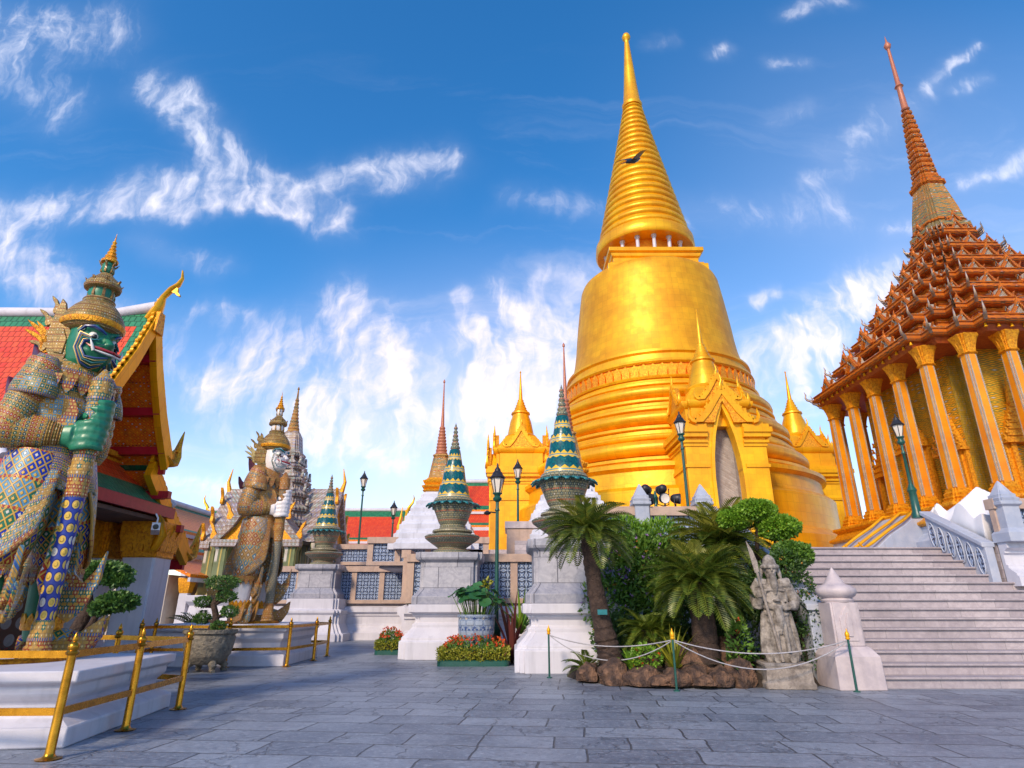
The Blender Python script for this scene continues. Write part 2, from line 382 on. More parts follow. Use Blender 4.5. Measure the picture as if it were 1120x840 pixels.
def paving_mat():
    """worn granite slabs: tone per slab, pitted faces, pale scuffs, dark uneven joints"""
    m, b, bs = mat('stone_paving', (.15, .16, .2), .45); ob = b.tc('Object')
    p = b.mapping(ob, rot=(0, 0, radians(6)))
    p = b.vm('ADD', p, b.vm('SCALE', b.vm('SUBTRACT', b.noise(p, .8, 3, .6, 0, True), (.5, .5, .5)), None, .16))
    br = b.n('ShaderNodeTexBrick'); b.link(p, br.inputs[0]); br.inputs['Scale'].default_value = 1.0; br.offset = .41; br.squash = .72; br.squash_frequency = 3
    br.inputs['Brick Width'].default_value = 1.15; br.inputs['Row Height'].default_value = .62; br.inputs['Mortar Size'].default_value = .013; br.inputs['Mortar Smooth'].default_value = .45
    br.inputs['Color1'].default_value = (0, 0, 0, 1); br.inputs['Color2'].default_value = (1, 1, 1, 1); br.inputs['Mortar'].default_value = (.5, .5, .5, 1)
    tone = b.sep(br.outputs[0])[0]; off = b.vm('ADD', ob, b.comb(b.m('MULTIPLY', tone, 31.0), b.m('MULTIPLY', tone, 17.0), 0.0))
    big = b.noise(off, 1.1, 7, .68, .4); fine = b.noise(off, 15, 7, .72, .3); pit = b.noise(ob, 55, 3, .6)
    c = b.mix(b.m('ADD', b.m('MULTIPLY', tone, .55), b.m('MULTIPLY', b.sm(big, .3, .7), .5)), (.095, .118, .165), (.28, .315, .375))
    c = b.mix(b.m('MULTIPLY', b.sm(fine, .50, .68), .55), c, (.48, .50, .55)); c = b.mix(b.m('MULTIPLY', b.sm(fine, .47, .33), .6), c, (.045, .05, .075))
    lam = b.sm(b.noise(b.mapping(off, rot=(0, 0, .5), sc=(1.2, 7, 1)), 1.3, 6, .65, .8), .56, .68); c = b.mix(b.m('MULTIPLY', lam, .35), c, (.34, .33, .38))
    vo = b.n('ShaderNodeTexVoronoi', feature='DISTANCE_TO_EDGE'); b.link(b.vm('ADD', off, b.vm('SCALE', b.noise(off, 3, 4, .6, 0, True), None, .5)), vo.inputs['Vector']); vo.inputs['Scale'].default_value = .55
    crack = b.sm(vo.outputs[0], .010, .002); c = b.mix(b.m('MULTIPLY', crack, .35), c, (.03, .032, .045))
    st = b.sm(b.noise(ob, .22, 6, .7), .52, .72); c = b.mix(b.m('MULTIPLY', st, .45), c, (.06, .055, .07))
    c = b.mix(b.m('MULTIPLY', br.outputs[1], .85), c, (.045, .047, .055)); b.link(c, bs.inputs['Base Color'])
    b.link(b.m('ADD', b.m('MULTIPLY', fine, .5), .18), bs.inputs['Roughness'])
    h = b.m('SUBTRACT', b.m('ADD', b.m('MULTIPLY', fine, .45), b.m('ADD', b.m('MULTIPLY', big, .5), b.m('ADD', b.m('MULTIPLY', tone, .3), b.m('MULTIPLY', pit, .12)))), b.m('ADD', br.outputs[1], b.m('MULTIPLY', crack, .5)))
    b.link(b.bump(h, .9, .03), bs.inputs['Normal']); return m
def lattice_mat():
    m, b, bs = mat('ceramic_lattice', (.15, .22, .4), .35)
    uv = b.sep(b.tc('UV')); c = .30
    a = b.m('DIVIDE', uv[0], c); v = b.m('DIVIDE', uv[1], c)
    fa = b.m('SUBTRACT', b.m('FRACT', a), .5); fv = b.m('SUBTRACT', b.m('FRACT', v), .5)
    r = b.m('SQRT', b.m('ADD', b.m('MULTIPLY', fa, fa), b.m('MULTIPLY', fv, fv)))
    an = b.m('ARCTAN2', fv, fa)
    pet = b.m('MULTIPLY', r, b.m('ADD', 1.0, b.m('MULTIPLY', b.m('COSINE', b.m('MULTIPLY', an, 4.0)), .35)))
    hole = b.sm(b.m('ABSOLUTE', b.m('SUBTRACT', pet, .30)), .085, .06)
    white = b.m('MAXIMUM', b.sm(pet, .10, .075), b.sm(b.m('ABSOLUTE', b.m('SUBTRACT', pet, .48)), .055, .035))
    col = b.mix(hole, (.22, .30, .48), (.03, .045, .09)); col = b.mix(white, col, (.52, .60, .72))
    b.link(col, bs.inputs['Base Color'])
    b.link(b.bump(b.m('SUBTRACT', white, b.m('MULTIPLY', hole, 1.5)), .9, .03), bs.inputs['Normal'])
    return m

M = {}
M['gold'] = gold_mat('gilt_tiles', (.86, .37, .002), (.96, .50, .004), .38, .34, .42)
M['gold_bell'] = gold_mat('gilt_bell', (.76, .325, .002), (.92, .45, .005), .50, .36, .42)
M['gold_wall'] = gold_mat('gilt_wall', (.92, .42, .002), (1.0, .57, .004), .45, .2, .3)
M['gold_deep'] = mottled('gilt_relief', (.85, .24, .005), (.95, .40, .01), .42, 9, .5, .6, 22, .05)
M['gold_orn'] = mottled('gilt_ornament', (.90, .42, .012), (.55, .17, .006), .38, 14, .4, .7, 26, .04)
M['brass'] = mottled('polished_brass', (.56, .27, .025), (.40, .18, .015), .28, 8, .9, .12, 60, .004)
M['plaster'] = mottled('white_plaster', (.60, .59, .65), (.53, .52, .585), .65, 1.6, 0, .3, 14, .014, .3)
M['plaster_old'] = mottled('weathered_white_plaster', (.60, .61, .68), (.50, .51, .58), .75, 1.8, 0, .4, 12, .02, .5)
M['marble'] = stone_blocks('grey_marble', (.20, .21, .27), (.46, .45, .49), (.13, .14, .19), .46, .60, (.12, .12, .15), .45, .006, vk=.28)
M['marble_stair'] = stone_blocks('pale_marble_steps', (.33, .285, .31), (.54, .475, .485), (.20, .165, .19), 1.1, .2, (.22, .2, .21), .5, .005, vk=.25)
M['marble_pink'] = mottled('rosy_marble', (.55, .47, .47), (.42, .36, .38), .5, 3, 0, .3, 18, .015, .45)
M['marble_blue'] = mottled('blue_grey_marble', (.34, .38, .48), (.44, .46, .53), .5, 2.5, 0, .3, 16, .015, .35)
M['sandstone'] = mottled('tan_sandstone', (.50, .36, .28), (.40, .29, .24), .75, 3.5, 0, .4, 26, .015, .4)
M['lattice'] = lattice_mat()
M['paving'] = paving_mat()
M['red_tile'] = tiles('red_roof_tiles', (.66, .045, .01), (.78, .09, .015))
M['orange_tile'] = tiles('orange_roof_tiles', (.88, .20, .006), (.95, .28, .01))
M['green_tile'] = tiles('green_roof_tiles', (.012, .15, .07), (.03, .23, .10))
M['lacquer'] = mottled('crimson_lacquer', (.38, .006, .02), (.46, .015, .035), .4, 5, 0, .1)
M['soffit'] = mosaic('gilded_soffit', (.22, .22), [(.85, .13, .006), (.92, .22, .008)], (.80, .26, .01), (.95, .42, .015), 'diamond', 1.2, .45)
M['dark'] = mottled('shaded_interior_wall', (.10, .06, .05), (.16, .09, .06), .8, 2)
M['green_metal'] = mottled('dark_green_enamel', (.008, .07, .055), (.014, .09, .07), .35, 4, 0, .1)
M['black_metal'] = mottled('black_metal', (.02, .02, .025), (.04, .04, .045), .45, 6, .3, .1)
M['lamp_glass'] = mat('lamp_glass', (.75, .68, .6), .12, 0)[0]
M['ceramic'] = mosaic('porcelain_relief', (.13, .13), [(.10, .13, .10), (.16, .15, .11), (.07, .10, .10)], (.30, .27, .16), (.36, .38, .28), 'flower', .3, .3)
M['ceramic_dark'] = mottled('dark_grey_green_porcelain', (.075, .085, .075), (.17, .17, .13), .4, 12, 0, .8, 20, .04)
M['zig'] = None
M['wood'] = mottled('dark_bark', (.035, .020, .015), (.075, .045, .032), .85, 9, 0, .9, 22, .05)
M['soil'] = mottled('dark_soil', (.03, .022, .017), (.05, .035, .025), .95, 7, 0, .8, 20, .05)
M['rock'] = mottled('brown_rockery_stone', (.05, .03, .024), (.24, .13, .075), .85, 4, 0, 1.0, 7, .16)
M['old_stone'] = mottled('grey_weathered_stone', (.34, .29, .25), (.17, .14, .12), .85, 5, 0, .9, 22, .03, .5)
M['pot_stone'] = mottled('carved_dark_stone', (.14, .125, .10), (.27, .23, .17), .7, 9, 0, 1.0, 14, .06, .4)
def relief_stone():
    m, b, bs = mat('carved_warrior_stone', (.3, .26, .22), .85)
    p = b.tc('Object'); v = b.n('ShaderNodeTexVoronoi', feature='F1'); b.link(p, v.inputs['Vector']); v.inputs['Scale'].default_value = 15
    n = b.noise(p, 6, 6, .65); w = b.n('ShaderNodeTexWave', wave_type='RINGS'); b.link(p, w.inputs[0]); w.inputs['Scale'].default_value = 5; w.inputs['Distortion'].default_value = 9; w.inputs['Detail'].default_value = 3
    h = b.m('ADD', b.m('MULTIPLY', v.outputs[0], .7), b.m('ADD', b.m('MULTIPLY', w.outputs[1], .10), b.m('MULTIPLY', n, .5)))
    c = b.mix(b.sm(n, .35, .65), (.14, .12, .105), (.35, .31, .275)); c = b.mix(b.m('MULTIPLY', b.sm(b.noise(b.mapping(p, sc=(6, 6, .7)), 1, 5), .5, .7), .5), c, (.09, .075, .06))
    b.link(c, bs.inputs['Base Color']); b.link(b.bump(h, .6, .03), bs.inputs['Normal']); return m
M['warrior'] = relief_stone()
M['cloth'] = mottled('white_canvas', (.78, .76, .78), (.7, .68, .71), .8, 2, 0, .2, 8, .02)
M['rope'] = mottled('pale_rope', (.42, .40, .42), (.32, .31, .33), .8, 30)
M['white_paint'] = mottled('white_glaze', (.78, .74, .74), (.7, .66, .66), .3, 4, 0, .05)
M['green_glaze'] = mottled('green_glaze', (.010, .15, .075), (.02, .21, .11), .36, 4, 0, .05)
def flat(name, c, r=.35, metal=0): M[name] = mottled(name + '_paint', c, tuple(x * .8 for x in c), r, 8, metal, .1)
flat('navy', (.02, .05, .20)); flat('teal', (.02, .18, .2)); flat('crimson', (.42, .02, .03)); flat('black', (.012, .012, .014)); flat('pink', (.55, .2, .25))
flat('eye_white', (.8, .78, .72)); flat('pale_gold', (.72, .50, .18), .35, .4); flat('dark_red', (.10, .012, .02)); flat('sky_blue', (.12, .3, .5))
def zigzag_mat():
    """cone mosaic: deep teal with gold tongues, in bands up the cone"""
    m, b, bs = mat('teal_gold_mosaic', (.01, .12, .14), .28)
    uv = b.sep(b.tc('UV')); per = .47
    k = b.m('FRACT', b.m('DIVIDE', uv[1], per)); a = b.m('FRACT', b.m('DIVIDE', uv[0], .26))
    tri = b.m('ABSOLUTE', b.m('SUBTRACT', b.m('MULTIPLY', a, 2.0), 1.0))
    tongue = b.m('LESS_THAN', k, b.m('ADD', .20, b.m('MULTIPLY', tri, .20)))
    t2 = b.m('GREATER_THAN', k, b.m('SUBTRACT', .98, b.m('MULTIPLY', tri, .11)))
    band = b.m('LESS_THAN', k, .045); band2 = b.m('LESS_THAN', b.m('ABSOLUTE', b.m('SUBTRACT', k, .145)), .035)
    chip = b.wn(b.comb(b.m('FLOOR', b.m('DIVIDE', uv[0], .05)), b.m('FLOOR', b.m('DIVIDE', uv[1], .05)), 0))
    col = b.mix(chip, (.002, .055, .075), (.005, .12, .12))
    col = b.mix(b.m('MAXIMUM', tongue, t2), col, (.74, .44, .02))
    col = b.mix(band, col, (.30, .40, .42)); col = b.mix(band2, col, (.03, .22, .3))
    col = b.mix(b.m('MULTIPLY', b.sm(b.noise(b.tc('Object'), 5, 5), .5, .75), .35), col, (.05, .05, .04))
    b.link(col, bs.inputs['Base Color']); b.link(b.bump(b.m('ADD', chip, b.m('ADD', tongue, t2)), .5, .012), bs.inputs['Normal'])
    return m
M['zig'] = zigzag_mat()
def leaf(name, c1, c2, rough=.5, tr=.15):
    m, b, bs = mat(name, c1, rough)
    o = b.n('ShaderNodeNewGeometry'); rnd = o.outputs['Random Per Island']
    b.link(b.mix(rnd, c1, c2), bs.inputs['Base Color'])
    ts = b.n('ShaderNodeBsdfTranslucent'); b.link(b.mix(rnd, tuple(x * 1.4 for x in c1), tuple(x * 1.4 for x in c2)), ts.inputs[0])
    mx = b.n('ShaderNodeMixShader'); mx.inputs[0].default_value = tr
    b.link(bs.outputs[0], mx.inputs[1]); b.link(ts.outputs[0], mx.inputs[2]); b.link(mx.outputs[0], m.node_tree.nodes['Material Output'].inputs[0])
    return m
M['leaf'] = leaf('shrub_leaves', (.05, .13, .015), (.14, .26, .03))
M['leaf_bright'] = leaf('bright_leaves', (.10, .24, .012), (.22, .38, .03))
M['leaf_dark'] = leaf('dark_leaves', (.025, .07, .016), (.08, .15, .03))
M['leaf_bonsai'] = leaf('bonsai_leaves', (.035, .11, .025), (.12, .23, .04))
M['frond'] = leaf('cycad_leaflets', (.05, .10, .010), (.16, .19, .02), .4)
M['frond_young'] = leaf('young_cycad_leaflets', (.15, .17, .012), (.26, .25, .03), .4)
M['lotus'] = leaf('lotus_leaves', (.02, .10, .03), (.05, .17, .05), .5)
M['hedge'] = leaf('yellow_hedge_leaves', (.17, .20, .012), (.36, .34, .03))
M['bract'] = leaf('dark_red_leaves', (.10, .02, .025), (.18, .05, .03))
M['petal_red'] = leaf('red_petals', (.55, .04, .015), (.7, .14, .02))
M['petal_purple'] = leaf('violet_petals', (.20, .10, .32), (.34, .2, .42))
M['petal_orange'] = leaf('orange_petals', (.6, .2, .03), (.65, .32, .05))
# ------------------------------------------------------------------ ground and terrace
TZ = 3.0
g = MB()
g.poly([(-900, -60, 0), (900, -60, 0), (900, 1500, 0), (-900, 1500, 0)])
tag(g.build('ground', M['paving'], smooth=0), kind='structure')
t = MB()     # raised terrace body: cores kept 6 cm behind the wall faces
t.box(-11.54, -3.6, 31.06, 90, -.3, TZ); t.box(-3.6, 60, 22.06, 90, -.3, TZ - .002); t.box(1.9, 6.0, 18.3, 22.06, -.3, TZ - .004); t.box(6.0, 12.35, 18.02, 22.06, -.3, TZ - .006)
t.box(12.36, 40, 16.06, 22.06, -.3, TZ - .003)
tag(t.build('terrace', M['marble_stair'], smooth=0), kind='structure')
t = MB(); t.box(-9.5, -3.0, 34.1, 80, TZ, 3.75); t.box(-3.0, 3.6, 27.1, 80, TZ, 3.752); t.box(3.6, 7, 27.11, 80, TZ, 3.3); t.box(.1, 4.8, 23.3, 27.1, TZ, 3.748); t.box(-5.7, -3.0, 27.3, 34.1, TZ, 3.746)
tag(t.build('upper_terrace', M['marble_stair'], smooth=0), kind='structure')

PLINTH = [(.0, 0), (.42, 0), (.42, .30), (.36, .34), (.36, .40), (.22, .52), (.16, .60), (.16, .66), (.10, .70), (.10, 1.02), (.16, 1.06), (.16, 1.12), (.28, 1.22), (.28, 1.42), (.0, 1.5)]
def lattice_wall(label, p0, p1, out, z0, z1, bays, plinth=True, lat='lattice', group=None, name='terrace_wall', zp=0.0, ps=1.0):
    o = thing(name, label, 'wall', (p0[0], p0[1], 0), 0, group)
    a = V((0, 0, 0)); d = V((p1[0] - p0[0], p1[1] - p0[1], 0)); L = d.length; u = d.normalized(); n = V((out[0], out[1], 0))
    if plinth: MB().run([(x, zp + z * ps) for x, z in PLINTH], a, d, n).build('plaster_base', M['plaster'], o, 50)
    R = Matrix((u, n, V((0, 0, 1)))).transposed().to_4x4()
    if (R.to_3x3().determinant() < 0): R = Matrix((u, -n, V((0, 0, 1)))).transposed().to_4x4(); sg = -1
    else: sg = 1
    def bx(x0, x1, y0, y1, c0, c1, nm, m, bev=.015):
        y0, y1 = (y0, y1) if sg > 0 else (-y1, -y0)
        return MB().box(x0, x1, y0, y1, c0, c1, R).build(nm, m, o, 0, bev)
    bx(0, L, -.05, .20, z0, z0 + .16, 'bottom_rail', M['sandstone'])
    bx(-.02, L + .02, -.08, .24, z1 - .26, z1, 'coping', M['sandstone'], .03)
    w = L / bays
    for i in range(bays + 1):
        x = min(max(i * w, .12), L - .12); bx(x - .12, x + .12, 0, .17, z0 + .16, z1 - .26, 'post', M['sandstone'])
    for i in range(bays): bx(max(i * w, 0) + .25 * (i == 0) + .122 * (i > 0), (i + 1) * w - .122 - .128 * (i == bays - 1), .02, .1, z0 + .161, z1 - .261, 'lattice_panel', M[lat], 0)
    return o
lattice_wall('long terrace wall with blue lattice panels behind the white faced giant', (-11.6, 31), (-3.6, 31), (0, -1), 1.6, 3.3, 6, group='terrace lattice walls')
lattice_wall('terrace side wall hidden behind the front marble spire pedestal', (-3.6, 31), (-3.6, 22), (-1, 0), 1.6, 3.3, 5, group='terrace lattice walls')
lattice_wall('terrace wall with blue lattice between the two marble spire pedestals', (-3.6, 22), (1.9, 22), (0, -1), 1.55, 3.15, 3, group='terrace lattice walls')
lattice_wall('low blue lattice balustrade on the terrace left of the white stupa', (-9.4, 34), (-5.6, 34), (0, -1), 3.55, 4.62, 2, False, group='terrace lattice walls', name='balustrade')
lattice_wall('blue lattice balustrade below the tiered white stupa', (-6.2, 27.2), (-1.0, 27.2), (0, -1), 3.1, 4.27, 4, False, group='terrace lattice walls', name='balustrade')
lattice_wall('terrace wall half hidden by cycads and shrubs', (1.9, 18.3), (6.0, 18.3), (0, -1), 3.0, 4.2, 2, True, zp=0, ps=2.0, group='terrace lattice walls')
lattice_wall('white moulded wall with lattice rail right of the stairs', (12.36, 16.0), (20, 16.0), (0, -1), 3.05, 4.05, 4, True, zp=1.9, ps=.75, group='terrace lattice walls')
# stone block where the balustrade steps up beside the second lamp
sb = thing('stone_block', 'stepped tan stone end block of the balustrade beside the gold porch', 'stone block', (.55, 24.0, 0))
MB().box(-.75, .75, -.3, 1.6, 3.0, 4.25).build('block', M['sandstone'], sb, 0, .03)
MB().box(-.82, .82, -.36, 1.66, 4.25, 4.5).build('cap', M['marble_pink'], sb, 0, .04)

# ------------------------------------------------------------------ stairs
st = thing('stone_staircase', 'broad pale marble staircase rising to the upper terrace', 'staircase', (9, 12.5, 0))
for i in range(15):
    x1 = 12.3 if i >= 10 else 20
    b = MB(); y = .37 * i; z = .2 * (i + 1)
    b.box(-2.8, x1 - 9, y, 5.52, z - .2, z - .045); b.box(-2.8, x1 - 9, y - .05, 5.52, z - .04, z)
    b.build('step', M['marble_stair'], st, 0, .008)
def newel_post(o, s=1.0, m='marble_pink'):
    MB().stack(SQ, [(.43, 0), (.42, .56), (.34, .68), (.29, .73)], caps=(True, True)).build('base', M[m], o, 30, .015)
    MB().stack(redent(1, .12), [(.28, .73), (.27, 1.50)]).build('shaft', M[m], o, 30, .012)
    f = MB(); f.extrude([(-.15, .82), (.15, .82), (.15, 1.22), (.09, 1.30), (.05, 1.38), (0, 1.44), (-.05, 1.38), (-.09, 1.30), (-.15, 1.22)], .04, T(0, -.275, 0)); f.extrude([(-.04, .9), (.04, .9), (.06, 1.15), (0, 1.32), (-.06, 1.15)], .03, T(0, -.305, 0)); f.build('carved_panel', M[m], o, 0, .008)
    MB().lathe([(.28, 1.50), (.30, 1.54), (.27, 1.58), (.33, 1.62), (.37, 1.69), (.36, 1.75), (.29, 1.81), (.20, 1.84), (.17, 1.88), (.135, 1.94), (.08, 2.03), (.03, 2.12), (.0, 2.16)], n=24).build('bulb_cap', M[m], o, 50)
nw = thing('newel_post', 'rosy marble newel post with bulbous cap at the foot of the stairs', 'newel post', (6.33, 12.62, 0)); newel_post(nw)
fl = thing('stair_balustrade', 'left stair balustrade sloping up behind the orange flowered bushes', 'balustrade', (6.05, 12.9, 0))
b = MB(); b.extrude([(0.1, -.0), (5.1, 0), (5.1, 3.95), (4.9, 3.98), (.1, 1.35)], .26, T(0, 0, 0, radians(90))); b.build('side_wall', M['marble_blue'], fl, 0, .02)
b = MB(); b.extrude([(0.05, 1.352), (4.9, 3.982), (4.9, 4.10), (.05, 1.47)], .36, T(0, 0, 0, radians(90))); b.build('handrail', M['marble_blue'], fl, 0, .02)
sr = thing('stair_balustrade', 'blue grey sloping balustrade with oval openwork right of the upper steps', 'balustrade', (12.16, 16.0, 0))
b = MB(); b.extrude([(.05, 1.9), (2.1, 2.95), (2.1, 3.9), (.05, 2.85)], .22, T(0, 0, 0, radians(90))); b.build('side_wall', M['marble_blue'], sr, 0, .012)
b = MB(); b.extrude([(.05, 2.852), (2.2, 3.955), (2.2, 4.08), (.05, 2.98)], .34, T(0, 0, 0, radians(90))); b.build('handrail', M['marble_blue'], sr, 0, .02)
b = MB(); b.extrude([(.05, 1.70), (2.1, 2.75), (2.1, 2.98), (.05, 1.93)], .36, T(0, 0, 0, radians(90))); b.build('string_course', M['marble_blue'], sr, 0, .02)
for k in range(6):
    y = .27 + k * .32; z = 2.5 + (y - .2) * .515
    e = [(y + cos(a) * .115, z + sin(a) * .33 + cos(a) * .06) for a in [2 * pi * i / 20 for i in range(20)]]
    b = MB(); b.extrude(e, .03, T(-.12, 0, 0, radians(90))); b.build('openwork_panel', M['lattice'], sr, 0)
    ring = [V((-.135, p[0], p[1])) for p in e]; b = MB(); b.tube(ring + ring[:1], .018, 6); b.build('panel_rim', M['marble_blue'], sr, 60)
def pagoda_post(o, h, m='marble_blue', s=1.0):
    MB().stack(SQ, [(.30 * s, 0), (.30 * s, .22), (.24 * s, .3), (.21 * s, .34), (.21 * s, h - .55), (.27 * s, h - .5), (.27 * s, h - .42)]).build('shaft', M[m], o, 30, .012)
    MB().stack(redent(1, .16), [(.25 * s, h - .42), (.27 * s, h - .34), (.22 * s, h - .31), (.22 * s, h - .24), (.18 * s, h - .21), (.12 * s, h - .08), (.03 * s, h + .1), (.0, h + .14)]).build('cap', M[m], o, 30)
for (x, y, z, h, lb) in [(12.62, 15.78, 2.95, 1.42, 'tall marble newel with tiered cap where the sloping balustrade meets the wall'), (3.80, 18.2, 3.0, 1.75, 'marble post with pointed cap left of the floodlights'),
                         (5.62, 18.2, 3.0, 1.75, 'marble post with pointed cap right of the floodlights, below a lamp'), (-9.62, 33.4, 3.05, 2.05, 'slender marble post beside the left green cone spire')]:
    o = thing('marble_post', lb, 'post', (x, y, z), 0, 'pointed marble balustrade posts'); pagoda_post(o, h)

# ------------------------------------------------------------------ golden chedi
CX, CY = 9.3, 37.0
ch = thing('golden_stupa', 'huge golden bell shaped stupa with ringed spire', 'stupa', (CX, CY, TZ))
def Zs(pr): return [(r, z - TZ) for r, z in pr]
MB().lathe(Zs([(9.6, 3.0), (9.6, 4.6), (9.3, 4.8), (9.05, 5.0), (9.05, 6.6), (8.9, 6.75), (8.55, 6.85), (8.5, 7.6), (8.75, 7.75), (8.75, 7.95), (8.3, 8.1)]), n=96).build('base_drum', M['gold'], ch, 40)
def torus_tier(r0, r1, za, zb):
    pr = [(r0 - .55, za)]
    h = zb - za
    pr += [(r0 - .1, za + .02 * h), (r0, za + .06 * h), (r0, za + .14 * h), (r0 - .34, za + .18 * h), (r0 - .5, za + .21 * h)]
    for k in range(9):
        a = -pi / 2 + pi * k / 8
        pr.append((r0 - .52 + .46 * cos(a), za + h * (.44 + .22 * sin(a))))
    pr += [(r1 - .3, za + .69 * h), (r1 - .06, za + .72 * h), (r1, za + .76 * h), (r1, za + .84 * h), (r1 - .2, za + .9 * h), (r1 - .25, zb)]
    return pr
for (r0, r1, za, zb) in [(8.15, 7.55, 8.1, 9.9), (7.4, 6.85, 9.9, 11.6), (6.7, 6.15, 11.6, 13.2)]:
    MB().lathe(Zs(torus_tier(r0, r1, za, zb)), n=96).build('moulded_ring', M['gold'], ch, 40)
b = MB(); b.lathe(Zs([(6.0, 13.2), (6.05, 13.3), (5.92, 13.4)]), n=96); b.build('ring_fillet', M['gold'], ch, 40)
# relief frieze of lotus petals
b = MB(); n = 72
b.lathe(Zs([(5.72, 13.4), (5.72, 14.15)]), n=96, caps=(False, False))
for i in range(n):
    a = 2 * pi * i / n; Mx = Matrix.Translation((0, 0, 0)) @ Matrix.Rotation(a, 4, 'Z') @ T(0, -5.78, 13.42 - TZ)
    b.extrude([(-.2, .0), (.2, 0), (.22, .35), (.12, .58), (0, .72), (-.12, .58), (-.22, .35)], .14, Mx)
b.build('petal_frieze', M['gold_deep'], ch, 0)
MB().lathe(Zs([(5.8, 14.15), (5.9, 14.25), (5.85, 14.4), (5.62, 14.5), (5.62, 14.8), (5.75, 14.9), (5.72, 15.05), (5.5, 15.12)]), n=96).build('lip_ring', M['gold'], ch, 40)
bell = [(5.46, 15.12), (5.30, 15.6), (5.17, 16.2), (5.06, 17.0), (4.97, 18.0), (4.86, 19.0), (4.74, 20.0), (4.62, 20.9), (4.55, 21.4), (4.44, 21.68), (4.25, 21.86), (3.9, 21.95), (2.4, 22.0)]
MB().lathe(Zs(bell), n=96).build('bell', M['gold_bell'], ch, 60)
MB().stack(SQ, Zs([(3.2, 21.0), (3.2, 22.0), (3.0, 22.1), (3.0, 22.2), (2.75, 22.26), (2.75, 22.65), (2.85, 22.72), (2.9, 22.85), (2.9, 22.95), (3.05, 23.02), (3.05, 23.3)])).build('square_block', M['gold'], ch, 30, .03)
MB().lathe(Zs([(2.3, 23.3), (2.3, 24.7)]), n=48).build('inner_drum', M['gold_deep'], ch, 40)
for k in range(16):
    a = 2 * pi * k / 16; b = MB(); b.lathe([(.17, 0), (.17, .1), (.12, .15), (.12, .95), (.18, 1.0), (.18, 1.12)], n=10)
    b.build('column', M['plaster'], ch, 40, loc=(2.72 * cos(a), 2.72 * sin(a), 23.3 - TZ))
b = MB(); pr = [(2.3, 24.4), (3.3, 24.42), (3.40, 24.55), (3.36, 25.2), (3.15, 25.4)]
nr = 22; z = 25.4
for k in range(nr):
    t0 = k / nr; z0 = 25.4 + (37.7 - 25.4) * (1 - (1 - t0) ** 1.12); t1 = (k + 1) / nr; z1 = 25.4 + (37.7 - 25.4) * (1 - (1 - t1) ** 1.12)
    r = 3.12 * (1 - t0) ** 1.18 + .66 * (1 - (1 - t0) ** 1.18); h = z1 - z0
    pr += [(r - .10, z0 + .02 * h), (r + .02, z0 + .18 * h), (r + .05, z0 + .36 * h), (r - .0, z0 + .58 * h), (r - .16 * (1 - t0 * .5), z0 + .72 * h), (r - .2 * (1 - t0 * .5), z0 + .9 * h)]
b.lathe(Zs(pr), n=72).build('ringed_spire', M['gold'], ch, 50)
MB().lathe(Zs([(.72, 37.7), (.78, 37.9), (.66, 38.1), (.5, 40), (.33, 42.5), (.2, 44.3), (.16, 44.7), (.3, 44.85), (.34, 45.05), (.25, 45.3), (.05, 45.5)]), n=24).build('finial', M['gold'], ch, 50)

